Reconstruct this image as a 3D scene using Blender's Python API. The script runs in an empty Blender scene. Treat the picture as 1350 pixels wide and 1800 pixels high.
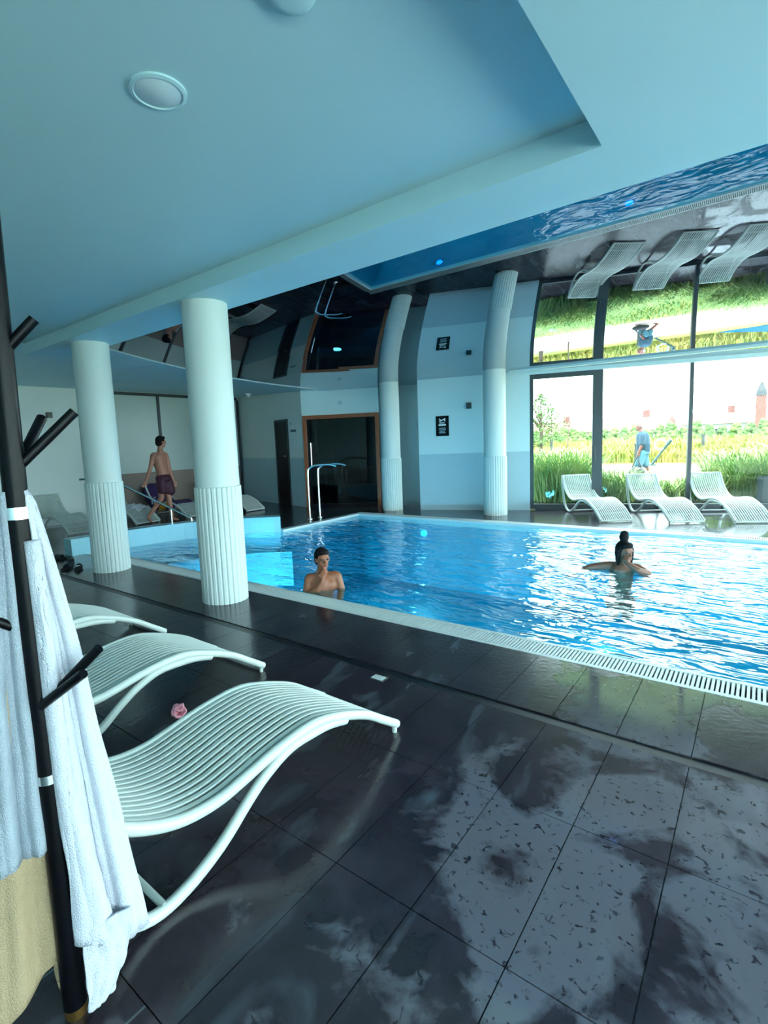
import bpy, bmesh, math, random
from mathutils import Vector, Matrix, noise
R = math.radians
random.seed(7)
scene = bpy.context.scene
COL = scene.collection

# ---------------------------------------------------------------- camera, sky, light, exposure
def add_camera():
    f, pit, rol, yaw = 899.25, -.116006, -.041486, -.666605
    ppx, ppy, W = 634.883, 883.652, 1350.0
    cp, sp, cy, sy = math.cos(pit), math.sin(pit), math.cos(yaw), math.sin(yaw)
    fw = Vector((sy*cp, cy*cp, sp)); r0 = Vector((cy, -sy, 0)); u0 = r0.cross(fw)
    r = math.cos(rol)*r0 + math.sin(rol)*u0; u = -math.sin(rol)*r0 + math.cos(rol)*u0
    cam = bpy.data.cameras.new('camera'); ob = bpy.data.objects.new('camera', cam); COL.objects.link(ob)
    cam.sensor_fit = 'HORIZONTAL'; cam.sensor_width = 36.0; cam.lens = f/W*36.0
    cam.shift_x = (675-ppx)/W; cam.shift_y = -(900-ppy)/W
    cam.clip_start = .02; cam.clip_end = 500
    m = Matrix((r, u, -fw)).transposed().to_4x4(); m.translation = (0, 0, 1.5)
    ob.matrix_world = m
    scene.camera = ob
add_camera()

world = bpy.data.worlds.new('sky'); scene.world = world; world.use_nodes = True
bg = world.node_tree.nodes['Background']
bg.inputs[0].default_value = (.72, .93, 1.0, 1); bg.inputs[1].default_value = 2.3

sun = bpy.data.lights.new('sun', 'SUN'); sun.energy = 2.4; sun.angle = R(6); sun.color = (1, .93, .78)
so = bpy.data.objects.new('sun', sun); COL.objects.link(so); so.rotation_euler = (R(20), 0, R(12)); so.location = (0, -10, 30)

def portal(name, loc, rot, sx, sy):
    l = bpy.data.lights.new(name, 'AREA'); l.shape = 'RECTANGLE'; l.size = sx; l.size_y = sy
    l.cycles.is_portal = True
    o = bpy.data.objects.new(name, l); COL.objects.link(o); o.location = loc; o.rotation_euler = rot

cyc = scene.cycles
cyc.max_bounces = 8; cyc.diffuse_bounces = 4; cyc.glossy_bounces = 5; cyc.transparent_max_bounces = 12; cyc.transmission_bounces = 4
cyc.caustics_reflective = False; cyc.caustics_refractive = False; cyc.adaptive_threshold = .05
vs = scene.view_settings
vs.view_transform = 'Standard'; vs.look = 'None'; vs.gamma = 1.0; vs.use_curve_mapping = False
vs.exposure = 2.55

# ---------------------------------------------------------------- materials
def mat(name, col, rough=.5, metal=0.0, spec=.5, noise_amt=0.0, noise_scale=8.0, bump=0.0, bump_scale=60.0, emit=None, emit_s=0.0, coat=0.0, trans=0.0, sss=0.0):
    m = bpy.data.materials.new(name); m.use_nodes = True
    nt = m.node_tree; b = nt.nodes['Principled BSDF']
    b.inputs['Base Color'].default_value = (*col, 1); b.inputs['Roughness'].default_value = rough
    b.inputs['Metallic'].default_value = metal; b.inputs['Specular IOR Level'].default_value = spec
    b.inputs['Coat Weight'].default_value = coat
    if trans: b.inputs['Transmission Weight'].default_value = trans
    if emit:
        b.inputs['Emission Color'].default_value = (*emit, 1); b.inputs['Emission Strength'].default_value = emit_s
    if noise_amt or bump:
        geo = nt.nodes.new('ShaderNodeNewGeometry')
    if noise_amt:
        n = nt.nodes.new('ShaderNodeTexNoise'); n.inputs['Scale'].default_value = noise_scale; n.inputs['Detail'].default_value = 4
        nt.links.new(geo.outputs['Position'], n.inputs['Vector'])
        mx = nt.nodes.new('ShaderNodeMix'); mx.data_type = 'RGBA'
        mx.inputs['A'].default_value = (*[c*(1-noise_amt) for c in col], 1); mx.inputs['B'].default_value = (*[min(1, c*(1+noise_amt)) for c in col], 1)
        nt.links.new(n.outputs['Fac'], mx.inputs['Factor']); nt.links.new(mx.outputs['Result'], b.inputs['Base Color'])
    if bump:
        n = nt.nodes.new('ShaderNodeTexNoise'); n.inputs['Scale'].default_value = bump_scale; n.inputs['Detail'].default_value = 3
        nt.links.new(geo.outputs['Position'], n.inputs['Vector'])
        bp = nt.nodes.new('ShaderNodeBump'); bp.inputs['Strength'].default_value = bump; bp.inputs['Distance'].default_value = .01
        nt.links.new(n.outputs['Fac'], bp.inputs['Height']); nt.links.new(bp.outputs['Normal'], b.inputs['Normal'])
    return m

M = {}
M['paint'] = mat('white_paint', (.54, .79, .84), .6, noise_amt=.02, noise_scale=3, bump=.03, bump_scale=200)
M['wall_paint'] = mat('warm_white_paint', (.72, .80, .79), .55, noise_amt=.02, noise_scale=3)
M['paint_gloss'] = mat('satin_white_paint', (.62, .82, .86), .35, noise_amt=.02, noise_scale=3)
M['dado'] = mat('grey_dado_paint', (.42, .60, .68), .45, noise_amt=.03)
M['column'] = mat('column_plaster', (.66, .76, .745), .5, noise_amt=.02, noise_scale=4)
M['dark_wall'] = mat('dark_grey_wall', (.13, .21, .24), .6, noise_amt=.05)
M['frame'] = mat('anthracite_frame', (.028, .045, .052), .4, noise_amt=.08)
M['black'] = mat('black_lacquer', (.002, .0025, .004), .32, spec=.15, noise_amt=.1)
M['chrome'] = mat('brushed_steel', (.85, .88, .88), .22, 1.0, noise_amt=.05)
M['brass'] = mat('brass', (.75, .42, .12), .3, 1.0, noise_amt=.05)
M['wood'] = mat('orange_wood', (.30, .085, .03), .4, noise_amt=.2, noise_scale=12)
M['lounger'] = mat('pale_lounger_plastic', (.57, .635, .60), .38, noise_amt=.02, noise_scale=20)
M['towel'] = mat('white_terry', (.64, .66, .74), .9, spec=.1, noise_amt=.03, noise_scale=40, bump=.7, bump_scale=260)
M['towel_grey'] = mat('grey_white_terry', (.38, .43, .49), .9, spec=.1, noise_amt=.06, noise_scale=30, bump=.7, bump_scale=260)
M['robe'] = mat('warm_lit_terry', (.44, .33, .20), .9, spec=.1, noise_amt=.08, noise_scale=10, bump=.7, bump_scale=260)  # warm lamplight tint painted into the terry colour
M['skin_dark'] = mat('brown_skin', (.32, .115, .055), .5, noise_amt=.08, noise_scale=20)
M['skin_deep'] = mat('deep_brown_skin', (.22, .085, .05), .5, noise_amt=.08, noise_scale=20)
M['skin_mid'] = mat('tan_skin', (.42, .19, .135), .5, noise_amt=.08, noise_scale=20)
M['skin_pale'] = mat('pink_skin', (.13, .04, .03), .5, noise_amt=.05, noise_scale=20)
M['hair'] = mat('black_hair', (.010, .008, .009), .7, spec=.15, noise_amt=.3, noise_scale=60, bump=.6, bump_scale=120)
M['shorts'] = mat('maroon_swim_shorts', (.055, .012, .03), .7, noise_amt=.2, noise_scale=20)
M['lip'] = mat('lips', (.25, .06, .05), .4, noise_amt=.05)
M['eye'] = mat('dark_eye', (.01, .008, .008), .2, noise_amt=.05)
M['teal_shirt'] = mat('teal_cotton', (.0, .028, .055), .85, noise_amt=.1, noise_scale=20)
M['blue_shorts'] = mat('light_blue_cotton', (.035, .12, .17), .85, noise_amt=.06, noise_scale=20)
M['bag'] = mat('dark_bag', (.008, .012, .016), .6, noise_amt=.2, noise_scale=20)
M['purple'] = mat('purple_towel', (.035, .012, .075), .9, noise_amt=.1, noise_scale=30)
M['yellow'] = mat('yellow_towel', (.80, .36, .02), .9, noise_amt=.1, noise_scale=30)
M['white'] = mat('plain_white', (.8, .88, .9), .6, noise_amt=.02)
M['pink'] = mat('pink_elastic', (.85, .35, .42), .7, noise_amt=.05, noise_scale=30)
M['rubber'] = mat('black_rubber', (.012, .013, .016), .6, noise_amt=.2, noise_scale=30)
M['pool_wall'] = mat('pale_blue_mosaic', (.30, .66, .78), .3, noise_amt=.06, noise_scale=30)
M['curb'] = mat('pale_curb_plastic', (.66, .74, .74), .4, noise_amt=.05, noise_scale=20)
M['grate_dark'] = mat('gutter_dark', (.16, .22, .24), .5, noise_amt=.1)
M['teal_metal'] = mat('teal_metal', (.002, .035, .04), .5, noise_amt=.05)
M['pale_teal'] = mat('pale_teal_plastic', (.22, .36, .33), .5, noise_amt=.05)
M['post'] = mat('weathered_post', (.03, .04, .035), .8, noise_amt=.2)
M['path'] = mat('pale_gravel_path', (.24, .185, .145), .9, noise_amt=.08, noise_scale=3)
M['bounce_paving'] = mat('pale_bounce_stone', (.60, .62, .60), .8, noise_amt=.06, noise_scale=2)  # whitened so the added paving throws more daylight indoors
M['roof'] = mat('red_roof_tiles', (.11, .042, .035), .8, noise_amt=.1, noise_scale=2)
M['house'] = mat('pale_render', (.25, .20, .18), .8, noise_amt=.04)
M['house2'] = mat('grey_render', (.28, .33, .36), .8, noise_amt=.04)
M['pond'] = mat('blue_pond', (.0, .055, .13), .8, spec=.1, noise_amt=.05)
M['bark'] = mat('bark', (.10, .07, .05), .9, noise_amt=.2)
M['slot'] = mat('slot_black', (.006, .007, .010), .4, noise_amt=.2)
M['glow_blue'] = mat('pool_lamp_lens', (.02, .10, .6), .2, emit=(.0, .12, 1.0), emit_s=3.0, noise_amt=.05)
M['lamp_lens'] = mat('frosted_lens', (.72, .86, .90), .4, noise_amt=.02)
M['panel'] = mat('frosted_grey_panel', (.46, .56, .55), .25, noise_amt=.03, noise_scale=2)
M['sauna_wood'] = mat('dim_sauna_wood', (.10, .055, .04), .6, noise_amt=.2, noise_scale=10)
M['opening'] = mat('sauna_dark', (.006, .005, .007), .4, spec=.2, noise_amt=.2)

def leaf_mat(name, c0, c1, scale):
    m = bpy.data.materials.new(name); m.use_nodes = True; nt = m.node_tree; b = nt.nodes['Principled BSDF']
    geo = nt.nodes.new('ShaderNodeNewGeometry'); n = nt.nodes.new('ShaderNodeTexNoise'); n.inputs['Scale'].default_value = scale
    nt.links.new(geo.outputs['Position'], n.inputs['Vector'])
    r = nt.nodes.new('ShaderNodeValToRGB'); r.color_ramp.elements[0].position = .35; r.color_ramp.elements[1].position = .65
    r.color_ramp.elements[0].color = (*c0, 1); r.color_ramp.elements[1].color = (*c1, 1)
    nt.links.new(n.outputs['Fac'], r.inputs[0]); nt.links.new(r.outputs[0], b.inputs['Base Color']); b.inputs['Roughness'].default_value = .7
    b.inputs['Specular IOR Level'].default_value = .2
    return m
M['lawn'] = leaf_mat('lawn_grass', (.13, .16, .03), (.20, .19, .045), .6)
M['meadow'] = leaf_mat('meadow_grass', (.15, .19, .035), (.30, .24, .065), .5)
M['reed'] = leaf_mat('ornamental_grass_green', (.17, .32, .11), (.34, .42, .16), 3)
M['hedge'] = leaf_mat('hedge_green', (.05, .11, .03), (.12, .18, .05), 1.2)
M['tree'] = leaf_mat('tree_green', (.09, .18, .06), (.19, .27, .10), 1.5)

def schlick(nt, f0, normal=None):
    lw = nt.nodes.new('ShaderNodeLayerWeight'); lw.inputs['Blend'].default_value = .5
    if normal: nt.links.new(normal, lw.inputs['Normal'])
    p = nt.nodes.new('ShaderNodeMath'); p.operation = 'POWER'; nt.links.new(lw.outputs['Facing'], p.inputs[0]); p.inputs[1].default_value = 5.0
    q = nt.nodes.new('ShaderNodeMath'); q.operation = 'MULTIPLY_ADD'; nt.links.new(p.outputs[0], q.inputs[0]); q.inputs[1].default_value = 1-f0; q.inputs[2].default_value = f0
    return q.outputs[0]
def glass_mat(name, tint, f0=.03, rough=0.0):
    m = bpy.data.materials.new(name); m.use_nodes = True; nt = m.node_tree; nt.nodes.clear()
    o = nt.nodes.new('ShaderNodeOutputMaterial'); t = nt.nodes.new('ShaderNodeBsdfTransparent'); t.inputs[0].default_value = (*tint, 1)
    g = nt.nodes.new('ShaderNodeBsdfGlossy'); g.inputs['Roughness'].default_value = rough
    mx = nt.nodes.new('ShaderNodeMixShader')
    nt.links.new(schlick(nt, f0), mx.inputs[0]); nt.links.new(t.outputs[0], mx.inputs[1]); nt.links.new(g.outputs[0], mx.inputs[2]); nt.links.new(mx.outputs[0], o.inputs[0])
    return m
M['glass'] = glass_mat('window_glass', (.95, .98, .97), .008)
M['smoked'] = glass_mat('smoked_glass', (.34, .34, .37), .035)

def water_mat():
    m = bpy.data.materials.new('pool_water'); m.use_nodes = True; nt = m.node_tree; nt.nodes.clear()
    o = nt.nodes.new('ShaderNodeOutputMaterial'); t = nt.nodes.new('ShaderNodeBsdfTransparent'); t.inputs[0].default_value = (.45, .86, .97, 1)
    g = nt.nodes.new('ShaderNodeBsdfGlossy'); g.inputs['Roughness'].default_value = .03
    geo = nt.nodes.new('ShaderNodeNewGeometry')
    mp = nt.nodes.new('ShaderNodeMapping'); mp.inputs['Scale'].default_value = (1.3, 3.2, 1); mp.inputs['Rotation'].default_value = (0, 0, R(20))
    n = nt.nodes.new('ShaderNodeTexNoise'); n.inputs['Scale'].default_value = 1.7; n.inputs['Detail'].default_value = 2.5; n.inputs['Distortion'].default_value = .6
    nt.links.new(geo.outputs['Position'], mp.inputs[0]); nt.links.new(mp.outputs[0], n.inputs['Vector'])
    b = nt.nodes.new('ShaderNodeBump'); b.inputs['Strength'].default_value = 1.0; b.inputs['Distance'].default_value = .065
    nt.links.new(n.outputs['Fac'], b.inputs['Height'])
    mx = nt.nodes.new('ShaderNodeMixShader')
    nt.links.new(b.outputs[0], g.inputs['Normal'])
    nt.links.new(schlick(nt, .11, b.outputs[0]), mx.inputs[0]); nt.links.new(t.outputs[0], mx.inputs[1]); nt.links.new(g.outputs[0], mx.inputs[2]); nt.links.new(mx.outputs[0], o.inputs[0])
    return m
M['water'] = water_mat()

def mirror_mat():
    m = bpy.data.materials.new('dark_gloss_stretch_ceiling'); m.use_nodes = True; nt = m.node_tree; nt.nodes.clear()
    o = nt.nodes.new('ShaderNodeOutputMaterial'); d = nt.nodes.new('ShaderNodeBsdfDiffuse')
    geo = nt.nodes.new('ShaderNodeNewGeometry'); n = nt.nodes.new('ShaderNodeTexNoise'); n.inputs['Scale'].default_value = .8
    nt.links.new(geo.outputs['Position'], n.inputs['Vector'])
    r = nt.nodes.new('ShaderNodeValToRGB'); r.color_ramp.elements[0].color = (.004, .006, .009, 1); r.color_ramp.elements[1].color = (.007, .009, .012, 1)
    nt.links.new(n.outputs['Fac'], r.inputs[0]); nt.links.new(r.outputs[0], d.inputs[0])
    g = nt.nodes.new('ShaderNodeBsdfGlossy'); g.inputs['Roughness'].default_value = .012; g.inputs['Color'].default_value = (.86, .93, 1, 1)
    mx = nt.nodes.new('ShaderNodeMixShader'); nt.links.new(schlick(nt, .27), mx.inputs[0]); nt.links.new(d.outputs[0], mx.inputs[1]); nt.links.new(g.outputs[0], mx.inputs[2]); nt.links.new(mx.outputs[0], o.inputs[0])
    return m
M['mirror'] = mirror_mat()

def pool_mat():
    m = bpy.data.materials.new('blue_pool_mosaic'); m.use_nodes = True; nt = m.node_tree; b = nt.nodes['Principled BSDF']
    geo = nt.nodes.new('ShaderNodeNewGeometry'); n = nt.nodes.new('ShaderNodeTexNoise'); n.inputs['Scale'].default_value = 1.6; n.inputs['Detail'].default_value = 3
    nt.links.new(geo.outputs['Position'], n.inputs['Vector'])
    r = nt.nodes.new('ShaderNodeValToRGB'); r.color_ramp.elements[0].position = .3; r.color_ramp.elements[1].position = .7
    r.color_ramp.elements[0].color = (.0, .27, .42, 1); r.color_ramp.elements[1].color = (.0, .40, .56, 1)
    nt.links.new(n.outputs['Fac'], r.inputs[0]); nt.links.new(r.outputs[0], b.inputs['Base Color']); b.inputs['Roughness'].default_value = .4
    return m
M['pool'] = pool_mat()

def slate_mat(name, joints):
    """dark slate tile; a water film lies on it in patches (glossier there)"""
    m = bpy.data.materials.new(name); m.use_nodes = True; nt = m.node_tree; b = nt.nodes['Principled BSDF']
    L = nt.links.new
    geo = nt.nodes.new('ShaderNodeNewGeometry')
    def tex(scale, detail, dist=0.0, vec=None):
        n = nt.nodes.new('ShaderNodeTexNoise'); n.inputs['Scale'].default_value = scale; n.inputs['Detail'].default_value = detail; n.inputs['Distortion'].default_value = dist
        L(vec if vec else geo.outputs['Position'], n.inputs['Vector']); return n.outputs['Fac']
    def ramp(src, p0, p1, c0=(0, 0, 0), c1=(1, 1, 1)):
        r = nt.nodes.new('ShaderNodeValToRGB'); r.color_ramp.elements[0].position = p0; r.color_ramp.elements[1].position = p1
        r.color_ramp.elements[0].color = (*c0, 1); r.color_ramp.elements[1].color = (*c1, 1); L(src, r.inputs[0]); return r.outputs[0]
    def math_(op, a, c):
        n = nt.nodes.new('ShaderNodeMath'); n.operation = op
        for i, v in enumerate((a, c)):
            if isinstance(v, (int, float)): n.inputs[i].default_value = v
            else: L(v, n.inputs[i])
        return n.outputs[0]
    sep = nt.nodes.new('ShaderNodeSeparateXYZ'); L(geo.outputs['Position'], sep.inputs[0])
    base = ramp(tex(5, 6, .3), .3, .75, (.018, .012, .017), (.046, .034, .046))
    # chalky scuffs
    mp = nt.nodes.new('ShaderNodeMapping'); mp.inputs['Scale'].default_value = (2.2, .8, 1); mp.inputs['Rotation'].default_value = (0, 0, R(25)); L(geo.outputs['Position'], mp.inputs[0])
    scuff = ramp(tex(2.2, 7, .8, mp.outputs[0]), .56, .82)
    mx = nt.nodes.new('ShaderNodeMix'); mx.data_type = 'RGBA'; L(scuff, mx.inputs['Factor']); L(base, mx.inputs['A']); mx.inputs['B'].default_value = (.10, .125, .15, 1)
    # water film: more to the right of the deck
    xg = math_('MULTIPLY_ADD' if False else 'ADD', math_('MULTIPLY', sep.outputs['X'], .32), .30)
    xg = math_('MINIMUM', math_('MAXIMUM', xg, -.22), .10)
    film = math_('ADD', math_('ADD', math_('MULTIPLY', tex(1.9, 10, .9), .86), math_('MULTIPLY', tex(11, 8, 1.2), .14)), xg)
    film = ramp(film, .525, .60)
    holes = ramp(tex(34, 6, .8), .60, .66)
    film = math_('MULTIPLY', film, math_('SUBTRACT', 1.0, holes))
    mc = nt.nodes.new('ShaderNodeMix'); mc.data_type = 'RGBA'; L(math_('MULTIPLY', film, .75), mc.inputs['Factor']); L(mx.outputs['Result'], mc.inputs['A']); mc.inputs['B'].default_value = (.175, .165, .195, 1)
    out = mc.outputs['Result']
    if joints:
        br = nt.nodes.new('ShaderNodeTexBrick'); br.offset = 0.0
        br.inputs['Color1'].default_value = (1, 1, 1, 1); br.inputs['Color2'].default_value = (1, 1, 1, 1); br.inputs['Mortar'].default_value = (0, 0, 0, 1)
        br.inputs['Scale'].default_value = 1.0; br.inputs['Brick Width'].default_value = .317; br.inputs['Row Height'].default_value = .665; br.inputs['Mortar Size'].default_value = .004
        L(geo.outputs['Position'], br.inputs['Vector'])
        mj = nt.nodes.new('ShaderNodeMix'); mj.data_type = 'RGBA'; L(br.outputs['Fac'], mj.inputs['Factor']); L(out, mj.inputs['A']); mj.inputs['B'].default_value = (.10, .11, .12, 1); out = mj.outputs['Result']
    L(out, b.inputs['Base Color'])
    rr = nt.nodes.new('ShaderNodeMapRange'); L(film, rr.inputs['Value']); rr.inputs['To Min'].default_value = .20; rr.inputs['To Max'].default_value = .07
    L(rr.outputs[0], b.inputs['Roughness'])
    b.inputs['Specular IOR Level'].default_value = .65
    rc = nt.nodes.new('ShaderNodeMapRange'); L(film, rc.inputs['Value']); rc.inputs['To Min'].default_value = 0.0; rc.inputs['To Max'].default_value = 1.0
    L(rc.outputs[0], b.inputs['Coat Weight']); b.inputs['Coat Roughness'].default_value = .04; b.inputs['Coat IOR'].default_value = 1.7
    bp = nt.nodes.new('ShaderNodeBump'); bp.inputs['Strength'].default_value = .12; bp.inputs['Distance'].default_value = .01
    L(tex(30, 4), bp.inputs['Height']); L(bp.outputs[0], b.inputs['Normal'])
    return m
M['slate'] = slate_mat('slate_tile', False)
M['slate_far'] = slate_mat('slate_deck', True)
M['grout'] = mat('grout', (.15, .17, .18), .6, noise_amt=.1)

# ---------------------------------------------------------------- mesh builder
class MB:
    def __init__(s): s.v = []; s.f = []
    def add(s, vs, fs):
        o = len(s.v); s.v += [tuple(v) for v in vs]; s.f += [tuple(i+o for i in f) for f in fs]; return s
    def box(s, x0, x1, y0, y1, z0, z1, mtx=None):
        vs = [Vector((x, y, z)) for x in (x0, x1) for y in (y0, y1) for z in (z0, z1)]
        if mtx: vs = [mtx @ v for v in vs]
        return s.add(vs, [(0, 1, 3, 2), (4, 6, 7, 5), (0, 4, 5, 1), (2, 3, 7, 6), (0, 2, 6, 4), (1, 5, 7, 3)])
    def tube(s, pts, r, n=10, cap=True, closed=False):
        pts = [Vector(p) for p in pts]; N = len(pts)
        rs = r if isinstance(r, (list, tuple)) else [r]*N
        tang = []
        for i in range(N):
            a = pts[(i-1) % N] if (closed or i > 0) else pts[i]; b = pts[(i+1) % N] if (closed or i < N-1) else pts[i]
            t = (b-a); tang.append(t.normalized() if t.length > 1e-9 else Vector((0, 0, 1)))
        up = Vector((0, 0, 1)) if abs(tang[0].z) < .9 else Vector((1, 0, 0))
        x = tang[0].cross(up).normalized(); vs = []; fs = []
        for i in range(N):
            x = (x - tang[i]*x.dot(tang[i])).normalized(); y = tang[i].cross(x)
            for k in range(n):
                a = 2*math.pi*k/n; vs.append(pts[i] + (x*math.cos(a)+y*math.sin(a))*rs[i])
        for i in range(N if closed else N-1):
            j = (i+1) % N
            for k in range(n): fs.append((i*n+k, i*n+(k+1) % n, j*n+(k+1) % n, j*n+k))
        if cap and not closed: fs.append(tuple(range(n-1, -1, -1))); fs.append(tuple((N-1)*n+k for k in range(n)))
        return s.add(vs, fs)
    def lathe(s, prof, c=(0, 0, 0), n=32, fr=None):
        vs = []; fs = []; P = len(prof)
        for k in range(n):
            a = 2*math.pi*k/n
            for (r, z) in prof:
                rr = fr(k, r) if fr else r
                vs.append((c[0]+rr*math.cos(a), c[1]+rr*math.sin(a), c[2]+z))
        for k in range(n):
            j = (k+1) % n
            for i in range(P-1): fs.append((k*P+i, j*P+i, j*P+i+1, k*P+i+1))
        fs.append(tuple(k*P for k in range(n-1, -1, -1))); fs.append(tuple(k*P+P-1 for k in range(n)))
        return s.add(vs, fs)
    def prism(s, poly, z0, z1):
        n = len(poly)
        return s.add([(x, y, z0) for x, y in poly]+[(x, y, z1) for x, y in poly],
                     [tuple(range(n-1, -1, -1)), tuple(range(n, 2*n))]+[(i, (i+1) % n, n+(i+1) % n, n+i) for i in range(n)])
    def grid(s, rows):
        nr, nc = len(rows), len(rows[0])
        return s.add([p for r in rows for p in r], [(i*nc+j, i*nc+j+1, (i+1)*nc+j+1, (i+1)*nc+j) for i in range(nr-1) for j in range(nc-1)])
    def ball(s, c, r, mtx=None, n=14, m=9):
        rx, ry, rz = (r, r, r) if isinstance(r, (int, float)) else r
        vs = []; fs = []
        for i in range(m+1):
            t = math.pi*i/m
            for k in range(n):
                a = 2*math.pi*k/n; p = Vector((rx*math.sin(t)*math.cos(a), ry*math.sin(t)*math.sin(a), rz*math.cos(t)))
                if mtx: p = mtx @ p
                vs.append(p+Vector(c))
        for i in range(m):
            for k in range(n): fs.append((i*n+k, (i+1)*n+k, (i+1)*n+(k+1) % n, i*n+(k+1) % n))
        return s.add(vs, fs)
    def cap(s, p0, p1, r0, r1, n=12):
        p0, p1 = Vector(p0), Vector(p1); d = (p1-p0).normalized(); pts = []; rs = []
        for a in (85, 60, 30): pts.append(p0 - d*r0*math.sin(R(a))); rs.append(r0*math.cos(R(a)))
        for t in (0, .5, 1): pts.append(p0.lerp(p1, t)); rs.append(r0+(r1-r0)*t)
        for a in (30, 60, 85): pts.append(p1 + d*r1*math.sin(R(a))); rs.append(r1*math.cos(R(a)))
        return s.tube(pts, rs, n)
    def chain(s, pts, rs):
        for a, b, r0, r1 in zip(pts, pts[1:], rs, rs[1:]): s.cap(a, b, r0, r1)
        return s
    def mesh(s, name, smooth=None):
        me = bpy.data.meshes.new(name); me.from_pydata(s.v, [], s.f); me.validate()
        bm = bmesh.new(); bm.from_mesh(me); bmesh.ops.remove_doubles(bm, verts=bm.verts, dist=1e-5); bmesh.ops.recalc_face_normals(bm, faces=bm.faces); bm.to_mesh(me); bm.free()
        if smooth is not None:
            for p in me.polygons: p.use_smooth = True
            me.set_sharp_from_angle(angle=R(smooth))
        return me
    def build(s, name, m, parent=None, smooth=None, bevel=0.0):
        o = bpy.data.objects.new(name, s.mesh(name, smooth)); COL.objects.link(o); o.data.materials.append(M[m] if isinstance(m, str) else m)
        if parent: o.parent = parent
        if bevel:
            md = o.modifiers.new('bevel', 'BEVEL'); md.width = bevel; md.segments = 2; md.limit_method = 'ANGLE'
        return o
def tag(o, label=None, cat=None, group=None, kind=None):
    if label: o['label'] = label
    if cat: o['category'] = cat
    if group: o['group'] = group
    if kind: o['kind'] = kind
    return o
def empty(name, loc=(0, 0, 0), rz=0, label=None, cat=None, group=None):
    o = bpy.data.objects.new(name, None); COL.objects.link(o); o.location = loc; o.rotation_euler = (0, 0, rz); o.empty_display_size = .1
    return tag(o, label, cat, group)
def copy_tree(o, parent=None):
    c = o.copy(); COL.objects.link(c); c.parent = parent
    for ch in list(o.children): copy_tree(ch, c)
    return c
def struct(o): o['kind'] = 'structure'; return o
def catmull(pts, k=6):
    P = [Vector(p) for p in pts]; out = []
    for i in range(len(P)-1):
        p0 = P[max(i-1, 0)]; p1 = P[i]; p2 = P[i+1]; p3 = P[min(i+2, len(P)-1)]
        for j in range(k):
            t = j/k
            out.append(.5*((2*p1)+(p2-p0)*t+(2*p0-5*p1+4*p2-p3)*t*t+(3*p1-p0-3*p2+p3)*t**3))
    out.append(P[-1]); return out

# ---------------------------------------------------------------- layout
TX0, TW, TL = -.2035, .317, .665          # tile grid
YS0, YS1 = 2.565, 2.645                   # slot drain
YC0, YC1 = 3.38, 3.63                     # near curb
YF0, YF1 = 8.50, 8.72                     # far curb
XR, XE = 3.6, 4.6                         # pool right edge, right wall
XB = -12.0
ARC = [(-8.05, 3.63), (-8.06, 4.05), (-7.97, 4.6), (-7.78, 5.12), (-7.35, 5.75), (-6.85, 6.15)]
ARC = [(p.x, p.y) for p in catmull([(a, b, 0) for a, b in ARC], 4)]
XL = -6.77
A20 = R(20)
WO = Vector((-3.68, 10.22, 0)); WD = Vector((math.cos(A20), math.sin(A20), 0))
WLEN = (XE - WO.x)/WD.x
def zm(y):                                # stretch ceiling profile
    t = max(0.0, 9.6-y)
    return 2.775 - .0125*t + .00723*t*t + .00117*t**3

# floor: slabs, tiles, slot
fl = MB()
fl.box(XB, XE, -3.6, YC0, -.20, -.012)
deck = struct(fl.build('floor', 'grout'))
tm = MB().box(-TW/2+.002, TW/2-.002, -TL/2+.002, TL/2-.002, -.012, 0).mesh('tile')
tm.materials.append(M['slate'])
tm2 = MB().box(-TW/2+.002, TW/2-.002, -(YC0-YS1)/2+.002, (YC0-YS1)/2-.002, -.012, 0).mesh('tile')
tm2.materials.append(M['slate'])
for i in range(-38, 3):
    x = TX0 + TW*(i-.5)
    for j in range(3):
        o = bpy.data.objects.new('tile', tm); COL.objects.link(o); o.location = (x, YS0-TL*(j+.5), 0); o.parent = deck
    o = bpy.data.objects.new('tile', tm2); COL.objects.link(o); o.location = (x, (YC0+YS1)/2, 0); o.parent = deck
ex = MB()
xl = TX0+TW*-39; xr = TX0+TW*2
ex.box(xl, xr, -3.6, YS0-TL*3-.002, -.012, 0)
ex.box(xr+.002, XE, -3.6, YS0, -.012, 0); ex.box(xr+.002, XE, YS1, YC0, -.012, 0)
ex.build('deck_surface', 'slate_far', deck)
fs = MB().box(XB, XE, YS0, YS1, -.0119, -.006).build('slot_drain', 'slot', deck)
fb = MB()
lf = [(XB, YC0+.001), (-8.28, YC0+.001), (-8.28, 3.63)] + [(x-.22*1.0, y) for x, y in ARC[1:-6]] + [(x-.15, y+.17) for x, y in ARC[-6:]] + [(XL-.14, 6.4), (XL-.14, YF1), (XL-.14, 11.4), (XB, 11.4)]
fb.prism(lf, -.20, 0)
fb.box(XL-.139, XE, YF1, 14.2, -.20, 0)
fb.box(XR+.12, XE, YC0, YF1, -.20, 0)
struct(fb.build('floor_pool_surround', 'slate_far'))

# pool basin, curb and gutter grating
edge = [(XR, YC1), (-8.05, YC1)] + ARC[1:] + [(XL, 6.22), (XL, YF0), (XR, YF0)]
pb = MB(); n = len(edge); D = -1.35
pb.add([(x, y, -.119) for x, y in edge]+[(x, y, D) for x, y in edge], [(i, (i+1) % n, n+(i+1) % n, n+i) for i in range(n)]+[tuple(range(n, 2*n))])
basin = struct(pb.build('pool_basin', 'pool'))
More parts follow.
